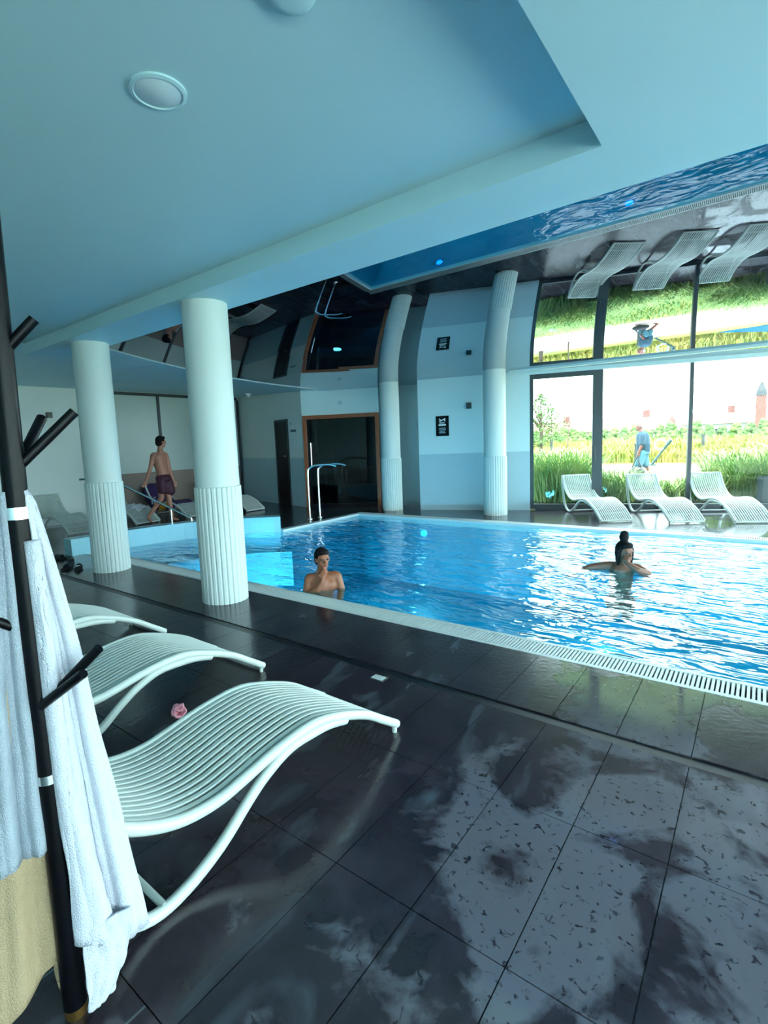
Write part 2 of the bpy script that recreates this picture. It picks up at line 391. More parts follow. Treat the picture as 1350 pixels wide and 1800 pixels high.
# a submerged entry step that follows the curved wall
st = MB(); inn = [(x+.55, y-.12) for x, y in ARC[2:]]
st.prism(ARC[2:] + inn[::-1], -.9, -.30)
st.build('entry_step', 'pool_wall', basin)
def curb(name, y0, y1):
    c = MB(); c.box(XL-.14 if y0 > 5 else -8.28, XR+.12, y0, y0+.035, -.12, .002); c.box(XL-.14 if y0 > 5 else -8.28, XR+.12, y1-.035, y1, -.12, .002)
    o = struct(c.build(name, 'curb'))
    MB().box(XL-.12 if y0 > 5 else -8.26, XR+.1, y0+.035, y1-.035, -.12, -.03).build('gutter', 'grate_dark', o)
    g = MB(); x = XL-.12 if y0 > 5 else -8.2
    while x < XR+.1: g.box(x, x+.0145, y0+.03, y1-.03, -.02, 0); x += .024
    tag(g.build('grate_slats', 'curb', o), kind='stuff')
curb('pool_curb', YC0, YC1); curb('pool_curb_far', YF0, YF1)
struct(MB().box(XL-.14, XL, 6.3, YF0, -.12, .003).build('pool_curb_side', 'curb'))
struct(MB().box(XR, XR+.12, YC1, YF0, -.12, .003).build('pool_curb_end', 'curb'))

# curved low wall along the pool
low = MB()
inner = [(x-.0, y) for x, y in [(-8.05, 3.22), (-8.05, 3.4)]+ARC[:]+[(XL, 6.24)]]
outer = []
for i, (x, y) in enumerate(inner):
    a = Vector((*inner[max(i-1, 0)], 0)); b = Vector((*inner[min(i+1, len(inner)-1)], 0)); t = (b-a).normalized(); outer.append((x-t.y*.26, y+t.x*.26))
for (a, b, c, d) in zip(inner, inner[1:], outer, outer[1:]):
    low.prism([a, b, d, c], -.12, .25)
struct(low.build('wall_pool_curved', 'pool_wall'))

# water surface
wrows = []
ny, nx = 110, 230
for j in range(ny+1):
    y = YC1 + (YF0-YC1)*j/ny; row = []
    for i in range(nx+1):
        x = -8.15 + (XR+8.15)*i/nx
        h = .010*noise.noise((x*1.3, y*2.2, 0)) + .006*noise.noise((x*3.1, y*4.6, 3)) + .003*noise.noise((x*7, y*9, 7))
        row.append((x, y, -.035+h))
    wrows.append(row)
wmb = MB().grid(wrows); wme = bpy.data.meshes.new('pool_water'); wme.from_pydata(wmb.v, [], wmb.f); wme.materials.append(M['water'])
for p_ in wme.polygons: p_.use_smooth = True
wo = bpy.data.objects.new('pool_water', wme); COL.objects.link(wo)
tag(wo, 'rippling blue water filling the indoor pool', 'water', kind='stuff')

# ---------------------------------------------------------------- ceilings
ce = MB()
ce.box(-7.8, -.66, -3.6, 2.81, 3.0, 3.4)
ceil = struct(ce.build('ceiling', 'paint'))
cb = MB(); cb.prism([(-.66, -3.6), (XE, -3.6), (XE, 3.35), (-7.9, 3.35), (-7.9, 2.81), (-.66, 2.81)], 2.86, 3.4)
struct(cb.build('ceiling_beam', 'paint'))
sl = []
for y in [-3.6, 0, 2.0, 3.35, 4, 5, 6, 7, 8, 9, 10, 11]:
    sl.append([(XB, y, 2.95), (-8.1, y, zm(max(y, 3.7)))])
struct(MB().grid(sl).build('ceiling_left', 'paint'))
struct(MB().add([(-8.1, -3.6, zm(3.7)), (-7.8, -3.6, zm(3.7)), (-7.8, 3.35, zm(3.7)), (-8.1, 3.35, zm(3.7))], [(0, 1, 2, 3)]).build('ceiling_left_strip', 'paint'))
mr = []
Y0 = 3.35
def yend(x): return 10.6 if x < -5.85 else WO.y+(x-WO.x)*math.tan(A20)+.08
for k in range(61):
    row = []
    for x in (-8.1, -7, -5.9, -5.84, -3.68, -1, 1.5, XE):
        y = Y0+(yend(x)-Y0)*k/60; row.append((x, y, zm(y)))
    mr.append(row)
struct(MB().grid(mr).build('ceiling_mirror', 'mirror', smooth=180))
tr = MB(); rows_ = []
for k in range(28):
    y = 3.36+(8.85-3.36)*k/27; z = zm(y)
    rows_.append([(-8.13, y, z+.01), (-8.13, y, z-.012), (-8.075, y, z-.012), (-8.075, y, z+.01), (-8.13, y, z+.01)])
tr.grid(rows_)
struct(tr.build('trim_1', 'paint_gloss'))
t2 = MB(); t2.box(0, 9.0, -.05, .05, 2.735, 2.79, Matrix.Translation((-3.95, 9.86, 0)) @ Matrix.Rotation(R(7), 4, 'Z'))
struct(t2.build('trim_2', 'paint_gloss'))
struct(MB().box(XB-.3, XE+.3, -3.9, 10.6, 3.42, 3.6).build('roof_slab', 'paint'))

# ---------------------------------------------------------------- walls
def wall(name, a, b, z0, z1, m, th=.2, side=1):
    """vertical slab from a to b; its inner face on the line, thickness away from the room"""
    a = Vector((*a, 0)); b = Vector((*b, 0)); d = (b-a); L = d.length; d.normalize()
    mtx = Matrix(((d.x, -d.y, 0, a.x), (d.y, d.x, 0, a.y), (0, 0, 1, 0), (0, 0, 0, 1)))
    o = MB().box(0, L, 0, th*side, z0, z1, mtx).build(name, m)
    return struct(o), mtx
wl, _ = wall('wall_left', (XB, -3.6), (XB, 9.72), 0, 3.4, 'wall_paint', .2, 1)
W1, W2, W3 = (XB, 9.7), (-8.75, 8.95), (-7.15, 9.9)
wd, MD = wall('wall_back', W1, W2, 0, 3.4, 'wall_paint', .2, 1)
LD = (Vector(W2)-Vector(W1)).length
struct(MB().box(0, LD, -.004, 0, 0, 1.2, MD).build('trim_3', 'dado'))
ws, MS = wall('wall_sauna', W2, W3, 2.2, 3.4, 'paint_gloss', .2, 1)
LS = (Vector(W3)-Vector(W2)).length
wall('wall_recess', W3, (-5.4, 10.55), 0, 3.4, 'dark_wall', .2, 1)
ww, MW = wall('wall_white', (-5.83, 9.5), (WO.x, WO.y), 0, 3.4, 'paint_gloss', .25, 1)
LW = (Vector((WO.x, WO.y))-Vector((-5.83, 9.5))).length
struct(MB().box(0, LW, -.006, 0, 0, 1.2, MW).build('trim_4', 'dado'))
MWIN = Matrix(((WD.x, -WD.y, 0, WO.x), (WD.y, WD.x, 0, WO.y), (0, 0, 1, 0), (0, 0, 0, 1)))
struct(MB().box(0, WLEN, 0, .2, 2.80, 3.6, MWIN).build('wall_window_lintel', 'paint_gloss'))
struct(MB().box(-.02, WLEN, -.03, .02, 2.70, 2.776, MWIN).build('trim_5', 'paint_gloss'))
struct(MB().box(.1, WLEN, 0, .2, -.2, .03, MWIN).build('wall_window_sill', 'frame'))

# window bays of the glazed wall: [start, end] along it
def bay(name, u0, u1, fw_l, fw_r, top, bot=.03, mtx=MWIN, rail=True, y0=.02, y1=.10):
    root = empty(name); root['kind'] = 'structure'
    f = MB(); f.box(u0, u0+fw_l, y0, y1, bot, 2.78, mtx).build('jamb', 'frame', root)
    MB().box(u1-fw_r, u1, y0, y1, bot, 2.80, mtx).build('jamb', 'frame', root)
    MB().box(u0+fw_l, u1-fw_r, y0, y1, top, 2.80, mtx).build('head_rail', 'frame', root)
    MB().box(u0+fw_l, u1-fw_r, y0, y1, bot, bot+.09, mtx).build('bottom_rail', 'frame', root)
    MB().box(u0+fw_l, u1-fw_r, (y0+y1)/2-.006, (y0+y1)/2+.006, bot+.09, top, mtx).build('pane', 'glass', root)
    return root
k = 1/WD.x
d1 = bay('door_1', 0, 1.26, .07, .11, 2.61)
MB().tube([MWIN @ Vector((1.19, -.05, .95)), MWIN @ Vector((1.19, -.05, 1.25))], .012).build('handle', 'frame', d1)
us = [1.26, 2.80, 4.35, 5.9, 7.45, WLEN]
for i, (a, b) in enumerate(zip(us, us[1:])):
    bay('window_%d' % (i+1), a, b, .07 if i == 0 else .032, .032, 2.71)
# glazed right end and glazed wall behind the viewer
MRT = Matrix(((0, 1, 0, XE), (-1, 0, 0, 13.3), (0, 0, 1, 0), (0, 0, 0, 1)))
for i in range(6): bay('window_%d' % (i+6), 2.8*i, 2.8*(i+1), .04, .04, 2.70, mtx=MRT)
struct(MB().box(0, 16.9, 0, .2, 2.80, 3.4, MRT).build('wall_right', 'paint'))
MBK = Matrix(((-1, 0, 0, XE), (0, -1, 0, -3.6), (0, 0, 1, 0), (0, 0, 0, 1)))
bkw = MB(); bkw.box(0, 16.6, 0, .2, 0, 3.4, MBK)
struct(bkw.build('wall_front', 'paint'))

# dark framed glazed partition in front of the left wall
lw = empty('window_20'); lw['kind'] = 'structure'
MLW = Matrix(((0, -1, 0, XB), (1, 0, 0, 0), (0, 0, 1, 0), (0, 0, 0, 1)))
ym = [5.95, 7.15, 8.5, 9.62]
for y in ym: MB().box(y-.035, y+.035, -.06, 0, 0, 2.86, MLW).build('mullion', 'frame', lw)
MB().box(ym[0], ym[-1], -.06, 0, 2.86, 2.93, MLW).build('head_rail', 'frame', lw)
for a, b in zip(ym, ym[1:]):
    MB().box(a+.035, b-.035, -.03, -.015, 1.0, 2.86, MLW).build('pane', 'panel', lw)
    MB().box(a+.035, b-.035, -.03, -.012, 0, 1.0, MLW).build('lower_panel', 'house', lw)

# dark door
dr = empty('door_2'); dr['kind'] = 'structure'
u0 = 2.10; u1 = 2.66
def onwall(m, u, off, z): return m @ Vector((u, off, z))
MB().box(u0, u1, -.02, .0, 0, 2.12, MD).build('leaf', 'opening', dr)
MB().box(u0-.05, u0, -.035, 0, 0, 2.17, MD).build('jamb', 'frame', dr)
MB().box(u1, u1+.03, -.035, 0, 0, 2.17, MD).build('jamb', 'frame', dr)
MB().box(u0, u1, -.035, 0, 2.12, 2.17, MD).build('head', 'frame', dr)
MB().tube([onwall(MD, u1-.06, -.02, 1.25), onwall(MD, u1-.06, -.07, 1.25), onwall(MD, u1-.16, -.07, 1.25)], .014).build('handle', 'chrome', dr)

# sauna front: wooden frame, smoked panes, room behind
sa = empty('door_3'); sa['kind'] = 'structure'
for (a, b) in ((.02, .11), (LS-.10, LS-.01)): MB().box(a, b, -.05, .06, 0, 2.2, MS).build('post', 'wood', sa, bevel=.006)
MB().box(.11, LS-.10, -.05, .06, 2.11, 2.2, MS).build('head', 'wood', sa, bevel=.006)
MB().box(.11, LS-.10, -.05, .06, 0, .07, MS).build('threshold', 'black', sa)
MB().box(.11, .72, -.006, .006, .07, 2.11, MS).build('pane', 'smoked', sa)
MB().box(.725, LS-.10, -.006, .006, .07, 2.11, MS).build('pane', 'smoked', sa)
MB().tube([onwall(MS, .20, -.06, 1.0), onwall(MS, .20, -.06, 1.55)], .016).build('handle', 'chrome', sa)
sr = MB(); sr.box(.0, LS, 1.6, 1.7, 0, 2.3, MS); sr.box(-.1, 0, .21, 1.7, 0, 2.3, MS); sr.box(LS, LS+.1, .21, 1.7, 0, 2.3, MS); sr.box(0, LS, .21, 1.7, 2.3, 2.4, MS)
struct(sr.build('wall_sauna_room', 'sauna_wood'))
sb = empty('sauna_bench', label='brown slatted bench inside the dark glazed sauna', cat='bench')
for i in range(4): MB().box(.1, LS-.15, 1.05+.13*i, 1.16+.13*i, .82, .86, MS).build('slat', 'wood', sb)
for u in (.2, LS-.3): MB().box(u, u+.06, 1.1, 1.5, 0, .82, MS).build('leg', 'wood', sb)

# ---------------------------------------------------------------- columns
def column(x, y, top, label):
    root = empty('column', (x, y, 0), 0, label, 'column', 'round white columns')
    MB().lathe([(.212, 1.10), (.212, top)], n=48).build('shaft', 'column', root, smooth=40)
    def fr(k, r): return r-(.0, .0, .0, .0, .0, .004, .012, .004)[k % 8]
    MB().lathe([(.225, 0), (.225, 1.135), (.214, 1.14)], n=8*28, fr=fr).build('fluted_sleeve', 'column', root, smooth=30)
    return root
column(-4.21, 3.08, 2.861, 'white round column with fluted base nearest the three front loungers, second from the left')
column(-6.63, 3.12, 2.861, 'leftmost white round column with fluted base, beside the black sandals')
column(-6.45, 9.33, zm(9.33), 'slim far column standing right of the wood-framed sauna front')
column(-4.09, 9.46, zm(9.46), 'far fluted column in front of the white wall, right of the black sign')

# ---------------------------------------------------------------- loungers
SEAT = [(0, .035), (.12, .115), (.26, .205), (.46, .287), (.61, .322), (.805, .312), (.98, .282), (1.08, .268), (1.19, .274), (1.295, .305), (1.42, .375), (1.51, .46), (1.59, .565), (1.66, .69)]
TUB = [(.40, .245), (.50, .272), (.61, .284), (.745, .285), (.87, .243), (.96, .19), (1.095, .095), (1.24, .035), (1.36, .027), (1.47, .085), (1.56, .2), (1.62, .4), (1.65, .55), (1.66, .69)]
def make_lounger():
    root = empty('sun_lounger')
    seat = catmull([(0, y, z) for y, z in SEAT], 4); tub = catmull([(0, y, z) for y, z in TUB], 4)
    for sx in (-1, 1):
        MB().tube([(sx*.262, p.y, p.z) for p in seat], .022, 10).build('side_rail', 'lounger', root, smooth=50)
        MB().tube([(sx*.262, p.y, p.z) for p in tub], .021, 10).build('support_leg', 'lounger', root, smooth=50)
    sl = MB(); rows = []
    for i, p in enumerate(seat):
        a = seat[max(i-1, 0)]; b = seat[min(i+1, len(seat)-1)]; t = (b-a).normalized(); nrm = Vector((0, -t.z, t.y))
        q = p+nrm*.010
        rows.append([(-.0108, *(q+nrm*.003).yz), (-.008, *(q+nrm*.006).yz), (.008, *(q+nrm*.006).yz), (.0108, *(q+nrm*.003).yz), (.0108, *(q-nrm*.004).yz), (-.0108, *(q-nrm*.004).yz), (-.0108, *(q+nrm*.003).yz)])
    me = sl.grid(rows).mesh('slat', 40); me.materials.append(M['lounger'])
    for i in range(14):
        o = bpy.data.objects.new('slat', me); COL.objects.link(o); o.parent = root; o.location = (-.2275+.035*i, 0, 0)
    for i in (0, 5, 22, 38, len(seat)-1):
        p = seat[i]; MB().tube([(-.262, p.y, p.z-.006), (.262, p.y, p.z-.006)], .013 if 0 < i < len(seat)-1 else .017, 8).build('cross_bar', 'lounger', root, smooth=50)
    b = [p for p in tub if p.z < .034]; yb = sum(p.y for p in b)/len(b)
    MB().tube([(-.262, yb, .033), (.262, yb, .033)], .013, 8).build('cross_bar', 'lounger', root, smooth=50)
    for sx in (-1, 1): MB().lathe([(.012, 0), (.014, .03)], (sx*.262, .02, 0), 10).build('foot', 'lounger', root)
    return root
LP = make_lounger(); used = [False]
def lounger(x, y, rz, label, group):
    o = LP if not used[0] else copy_tree(LP)
    used[0] = True
    o.location = (x, y, 0); o.rotation_euler = (0, 0, R(rz)); tag(o, label, 'lounger', group); return o
FG = 'wave loungers in the foreground'
lounger(-1.715, 2.072, 179.2, 'pale green slatted wave lounger nearest the viewer, beside the coat stand', FG)
lounger(-2.865, 2.165, 180, 'middle of the three foreground wave loungers, just behind the pink hair tie', FG)
lounger(-4.065, 2.165, 180, 'farthest of the three foreground wave loungers, mostly hidden by the towel', FG)
WG = 'wave loungers by the window'
lounger(-1.90, 9.35, 38, 'white wave lounger by the glass door, leftmost of the three at the window', WG)
lounger(-.91, 9.61, 33, 'white wave lounger at the window, middle of three, below the walking man', WG)
lounger(-.06, 9.96, 28, 'white wave lounger at the window in front of the tall grass, rightmost of three', WG)
BG = 'wave loungers along the back wall'
lounger(-10.2, 4.32, 90, 'grey-white wave lounger left of the leftmost column, against the back wall', BG)
lounger(-10.15, 5.62, 90, 'wave lounger holding a crumpled white towel, behind the walking boy', BG)
LC = lounger(-10.05, 6.75, 90, 'wave lounger under the purple and yellow towel', BG)
lounger(-9.45, 7.95, 90, 'white wave lounger left of the dark door, half hidden by the nearer column', BG)

# towels on the back loungers
def lounger_towel(fx, fy, s0, s1, halfw, m, name, parent=None, off=.03, edge0=None):
    seat = catmull([(0, y, z) for y, z in SEAT], 4); seat = [p for p in seat if s0 <= p.y <= s1]
    rows = []
    for sgn in (1, 0):
        pass
    top = []
    for p in seat:
        r = []
        for i in range(11):
            t = -1+2*i/10; dz = -.18*max(0, abs(t)-.72)/.28
            r.append((fx-p.y, fy+t*halfw, p.z+off+dz+.012*noise.noise((p.y*7, t*4, fy))))
        top.append(r)
    o = MB().grid(top).build(name, m, parent, smooth=60)
    sd = o.modifiers.new('thick', 'SOLIDIFY'); sd.thickness = .012
    return o
pt = empty('beach_towel', label='purple beach towel with yellow end and white numerals draped over a back lounger', cat='towel')
lounger_towel(-10.05, 6.75, 1.02, 1.67, .34, 'purple', 'purple_end', pt, .035)
lounger_towel(-10.05, 6.75, .70, 1.04, .35, 'yellow', 'yellow_band', pt, .036)
lounger_towel(-10.05, 6.75, .38, .72, .35, 'purple', 'purple_foot', pt, .037)
fc = bpy.data.curves.new('numerals', 'FONT'); fc.body = '15'; fc.size = .26; fc.extrude = .004; fc.align_x = 'CENTER'
fo = bpy.data.objects.new('tmp', fc); COL.objects.link(fo)
dg = bpy.context.evaluated_depsgraph_get(); me = bpy.data.meshes.new_from_object(fo.evaluated_get(dg)); bpy.data.objects.remove(fo)
fo = bpy.data.objects.new('numerals', me); COL.objects.link(fo); me.materials.append(M['white']); fo.parent = pt
fo.location = (-11.22, 6.75-.365, .27); fo.rotation_euler = (R(90), 0, 0)
cr = []
for i in range(15):
    r = []
    for j in range(12):
        x = -10.98+.55*i/14; y = 5.42+.40*j/11
        e = min(i, 14-i, j, 11-j)
        r.append((x, y, .335 + .03*math.sin(i*1.1+j*.6)*(e > 0) + .05*noise.noise((x*9, y*9, 1)) + (.02 if e > 1 else -.02)))
    cr.append(r)
wt = MB().grid(cr).build('crumpled_towel', 'towel', smooth=70); md = wt.modifiers.new('thick', 'SOLIDIFY'); md.thickness = .015
tag(wt, 'crumpled white towel lying on a lounger behind the boy', 'towel')

# ---------------------------------------------------------------- coat stand and what hangs from it
PV = Vector((-.9545, .2983, 0)); PU = Vector((.2983, .9545, 0)); PP = Vector((-1.411, .441, 0))
def cp(u, off, z): return PP + PU*u + PV*off + Vector((0, 0, z))
cs = empty('coat_stand', PP, 0, 'tall black tubular coat stand with angled pegs and steel rings', 'coat stand')
def cl(u, off, z): return PU*u + PV*off + Vector((0, 0, z))
MB().tube([cl(.008, 0, .03), cl(.010, 0, .68)], .029, 20).build('lower_pole', 'black', cs, smooth=40)
MB().tube([cl(.010, 0, .70), cl(.010, 0, 1.355)], .028, 20).build('middle_pole', 'black', cs, smooth=40)
MB().tube([cl(.010, 0, 1.38), cl(.020, 0, 2.1)], .026, 20).build('upper_pole', 'black', cs, smooth=40)
MB().tube([cl(.010, 0, .678), cl(.010, 0, .702)], .0297, 20).build('ring', 'chrome', cs, smooth=40)
MB().tube([cl(.010, 0, 1.353), cl(.010, 0, 1.382)], .0292, 20).build('ring', 'chrome', cs, smooth=40)
tag(MB().tube([cl(.008, 0, .0), cl(.008, 0, .03)], .027, 20).build('foot', 'brass', cs, smooth=40), 'brass foot')
for p0, p1, r in [((.02, 0, 1.745), (.088, -.02, 1.822), .0125), ((.02, 0, 1.475), (.152, -.01, 1.607), .0125), ((.02, .01, 1.475), (.088, .11, 1.60), .0125), ((.018, -.022, .885), (.145, -.080, 1.018), .0125), ((.012, -.022, .885), (.10, -.14, .985), .0115), ((0, 0, 1.072), (-.10, -.02, 1.15), .0115), ((0, 0, 1.335), (-.12, 0, 1.44), .0115), ((.0, .0, 1.42), (-.01, .12, 1.52), .0115)]:
    MB().tube([cl(*p0), cl(*p1)], r, 14).build('peg', 'black', cs, smooth=40)

def interp(tab, z):
    tab = sorted(tab, key=lambda t: t[1])
    if z <= tab[0][1]: return tab[0][0]
    for (u0, z0), (u1, z1) in zip(tab, tab[1:]):
        if z <= z1: return u0+(u1-u0)*(z-z0)/(z1-z0)
    return tab[-1][0]
def sheet(left, right, z0, z1, off, amp, freq, ph, zb=None, n=34, m=40, thick=.006, seed=0):
    """a hanging cloth with vertical folds; zb(t) is the hem height across it"""
    rows = []
    for i in range(m+1):
        q = i/m; r = []
        for j in range(n+1):
            t = j/n
            zlo = zb(t) if zb else z0
            z = z1+(zlo-z1)*q
            ul, ur = interp(left, z), interp(right, z)
            u = ul+(ur-ul)*t
            a = amp*(.25+.75*q)
            d = off + a*math.sin(freq*t*2*math.pi+ph+.6*q) + .35*a*math.sin(freq*2.3*t*2*math.pi+1.7*ph) + .006*noise.noise((t*5, q*6, seed))
            r.append(cp(u, d, z))
        rows.append(r)
    return MB().grid(rows)
def cloth(mb, name, m, parent, thick=.007):
    o = mb.build(name, m, parent, smooth=80); s = o.modifiers.new('thick', 'SOLIDIFY'); s.thickness = thick; return o
RE = [(.030, 1.42), (.044, 1.389), (.078, 1.203), (.107, 1.024), (.133, .769), (.158, .569), (.184, .358), (.196, .259), (.206, .137)]
ht = empty('hanging_towel', label='long white towel hanging right of the coat stand pole down to the floor', cat='towel')
cloth(sheet([(.030, 0), (.028, 1.42)], RE,   .14, 1.42, -.006, .014, 2.2, .4, lambda t: .185-.045*t), 'back_panel', 'towel', ht)
cloth(sheet([(.034, 0), (.030, 1.35)], [(.108, .21), (.100, .348), (.079, .497), (.046, .68), (.034, 1.35)], .22, 1.30, -.026, .010, .75, 1.9, lambda t: .205+.012*math.cos(t*math.pi*1.2)+.03*max(0, t-.75)*4*max(0, t-.75)), 'front_fold', 'towel', ht, .016)
cloth(sheet([(.038, 0), (.038, .3)], [(.078, .02), (.098, .04), (.140, .13), (.160, .20)], .02, .26, -.040, .005, .8, 2.5, lambda t: .022+.02*t*t), 'lower_panel', 'towel', ht)
cloth(sheet([(-.135, 0), (-.10, .9), (-.04, 1.45)], [(-.012, 0), (-.010, 1.45)], .5, 1.42, -.005, .014, 1.6, 2.2, lambda t: .475+.03*t), 'panel', 'towel_grey', tag(empty('hanging_towel'), 'grey-white towel hanging left of the coat stand pole', 'towel'))
rb = empty('bathrobe', label='warm-lit tan robe hem hanging low left of the coat stand', cat='bathrobe')
cloth(sheet([(-.20, 0), (-.15, .6), (-.05, 1.3)], [(-.010, 0), (-.012, 1.3)], .07, 1.28, .012, .012, 1.3, .8, lambda t: .06+max(0, t-.3)*.17), 'skirt', 'robe', rb)
cloth(sheet([(-.026, 0), (-.030, .4)], [(-.008, 0), (-.008, .4)], .03, .4, .035, .002, 1, 0, lambda t: .03+.05*(1-t)), 'belt', 'robe', rb)

# ---------------------------------------------------------------- small things on the floor
hb = MB()
for i in range(9):
    ax = Vector((random.uniform(-1, 1), random.uniform(-1, 1), random.uniform(-1, 1))).normalized(); q = ax.to_track_quat('Z', 'Y').to_matrix()
    c = ax*.024; rr = .026
    hb.tube([Vector((-2.52, 1.475, .052)) + c + q @ Vector((rr*math.cos(a), rr*math.sin(a), .006*math.sin(3*a))) for a in [2*math.pi*k/16 for k in range(16)]], .0062, 6, closed=True)
tag(hb.build('hair_tie', 'pink', smooth=60), 'pink looped hair tie lying on the dark floor between two loungers', 'hair tie')
dn = empty('floor_drain', (-1.885, 2.50, 0), 0, 'small square steel floor drain beside the slot near the first lounger', 'drain')
MB().box(-.05, .05, -.035, .035, .0, .003).build('frame', 'chrome', dn)
for i in range(4): MB().box(-.04, .04, -.025+.014*i, -.017+.014*i, .003, .005).build('bar', 'curb', dn)
def slipper(x, y, rz, label):
    s = empty('slipper', (x, y, 0), R(rz), label, 'slipper', 'black slippers by the column')
    pl = [(.05*math.cos(a)*(1 if math.sin(a) > 0 else .8), .135*math.sin(a)) for a in [2*math.pi*k/20 for k in range(20)]]
    MB().prism(pl, .0, .025).build('sole', 'rubber', s, smooth=40)
    rows = []
    for i in range(6):
        yy = .0+.02*i; w = .047
        rows.append([(w*math.cos(a), yy, .02+.05*math.sin(a)) for a in [math.pi*k/10 for k in range(11)]])
    o = MB().grid(rows).build('strap', 'rubber', s, smooth=60); md = o.modifiers.new('t', 'SOLIDIFY'); md.thickness = .006
slipper(-7.62, 3.02, 70, 'black slipper by the curved pool wall end, second from the slot')
slipper(-7.98, 3.05, 110, 'black slipper farthest left, below the pale blue wall end')
slipper(-7.02, 2.86, 60, 'black slipper right beside the leftmost column foot')
slipper(-7.22, 2.80, 40, 'black slipper nearest the slot drain, left of the leftmost column')

# ---------------------------------------------------------------- rails
pr_ = empty('pool_handrail', label='tall steel handrail with two posts at the pool edge before the sauna', cat='handrail')
for (dx, dy) in ((0, 0), (.02, .28)):
    MB().tube(catmull([(-7.2+dx, 7.45+dy, 0), (-7.2+dx, 7.45+dy, .9), (-7.18+dx, 7.48+dy, 1.03), (-7.08+dx, 7.55+dy, 1.09), (-6.85+dx, 7.7+dy, 1.10), (-6.72+dx, 7.78+dy, 1.06)], 5), .021, 10).build('rail', 'chrome', pr_, smooth=50)
    MB().lathe([(.05, 0), (.045, .02), (.02, .03)], (-7.2+dx, 7.45+dy, 0), 16).build('flange', 'chrome', pr_, smooth=40)
sr_ = empty('stair_handrail', label='sloping steel handrail on the curved pool wall in front of the boy', cat='handrail')
MB().tube(catmull([(-9.37, 4.0, 1.07), (-9.30, 4.04, 1.075), (-8.95, 4.24, 1.06), (-8.73, 4.4, .955), (-8.36, 4.8, .64), (-8.02, 5.16, .345), (-7.97, 5.21, .31), (-7.96, 5.22, .25)], 5), .02, 10).build('rail', 'chrome', sr_, smooth=50)
MB().tube([(-8.20, 4.98, .0), (-8.20, 4.98, .50)], .018, 10).build('post', 'chrome', sr_, smooth=50)
MB().tube([(-8.95, 4.24, 0), (-8.95, 4.24, 1.05)], .018, 10).build('post', 'chrome', sr_, smooth=50)

# ---------------------------------------------------------------- signs and fittings
sg = empty('wall_sign', label='black rectangular pool sign with white pictogram on the white wall', cat='sign')
us_ = .52; zc = 1.785; hw = .135; hh = .21
MB().box(us_-hw, us_+hw, -.02, -.006, zc-hh, zc+hh, MW).build('board', 'black', sg)
pic = MB()
def pb_(x0, x1, z0, z1): pic.box(us_+x0, us_+x1, -.024, -.019, zc+z0, zc+z1, MW)
def seg(x0, z0, x1, z1, w=.012): pic.tube([onwall(MW, us_+x0, -.021, zc+z0), onwall(MW, us_+x1, -.021, zc+z1)], w, 6)
seg(-.065, .15, -.02, .11); seg(-.02, .11, .04, .145); seg(.04, .145, .07, .15); seg(-.065, .10, -.02, .11); seg(.04, .145, .06, .10); pb_(-.08, .075, .005, .04); pb_(-.06, .05, .055, .075)
pic.build('pictogram', 'white', sg)
ln = MB()
for i, w in enumerate((.07, .075, .06, .07)):
    z = -.045-.032*i
    for q in range(6): 
        if q*w/3 < 2*w: ln.box(us_-w+q*w/3, us_-w+q*w/3+w*.24, -.023, -.019, zc+z-.008, zc+z+.008, MW)
ln.build('text_lines', 'dado', sg)
def wall_light(mtx, u, off, z, label):
    w = empty('wall_light', label=label, cat='wall light')
    MB().box(u-.05, u+.05, off-.10, off-.01, z-.06, z+.06, mtx).build('housing', 'frame', w, bevel=.006)
    MB().box(u-.02, u+.02, off-.01, off, z-.03, z+.03, mtx).build('bracket', 'frame', w)
wall_light(MW, 1.08, 0, 2.17, 'small dark wall light above and right of the black sign')
MLW2 = Matrix(((0, -1, 0, XB), (1, 0, 0, 0), (0, 0, 1, 0), (0, 0, 0, 1)))
MLI = Matrix(((0, 1, 0, XB), (-1, 0, 0, 0), (0, 0, 1, 0), (0, 0, 0, 1)))
wall_light(Matrix(((0, -1, 0, XB), (1, 0, 0, 0), (0, 0, 1, 0), (0, 0, 0, 1))), 4.62, 0, 2.36, 'small dark wall light on the far left wall beside the leftmost column')
MR = Matrix.Identity(4)
wsn = empty('wall_notice', label='small lettering and icons on the wall right of the dark door', cat='sign')
tl = MB()
for q in range(7): tl.box(2.80+.036*q, 2.80+.036*q+.028, -.006, 0, 1.84, 1.90, MD)
tl.box(2.82, 2.85, -.006, 0, 2.02, 2.07, MD)
tl.build('lettering', 'dark_wall', wsn)
ic = MB()
for a in range(4):
    for b in range(5):
        if (a*3+b*5) % 4: ic.box(2.80+.075*a, 2.80+.075*a+.02, -.005, 0, 1.74-.085*b, 1.76-.085*b, MD)
ic.build('icons', 'dado', wsn)
cd = empty('dome_camera', (-10.4, 8.75, 0), 0, 'small white dome camera under the ceiling above the dark door', 'camera')
zc_ = 2.95+(zm(8.75)-2.95)*(1.6/3.9)
MB().lathe([(.07, zc_-.0), (.07, zc_-.04)], n=20).build('base', 'white', cd, smooth=40)
MB().ball((0, 0, zc_-.045), .055).build('dome', 'white', cd, smooth=60)
sp = empty('wall_speaker', label='small round fitting on the wall above the sauna front', cat='speaker')
MB().tube([onwall(MS, .95, -.0, 2.47), onwall(MS, .95, -.03, 2.47)], .05, 16).build('grille', 'dado', sp)
th = empty('thermometer', label='small dark gauge on the dark recess wall behind the far column', cat='gauge')
MB().tube([(-6.25, 10.20, 1.88), (-6.26, 10.17, 1.88)], .03, 12).build('dial', 'black', th)
MB().tube([(-6.25, 10.172, 1.88), (-6.26, 10.168, 1.88)], .02, 12).build('face', 'dado', th)
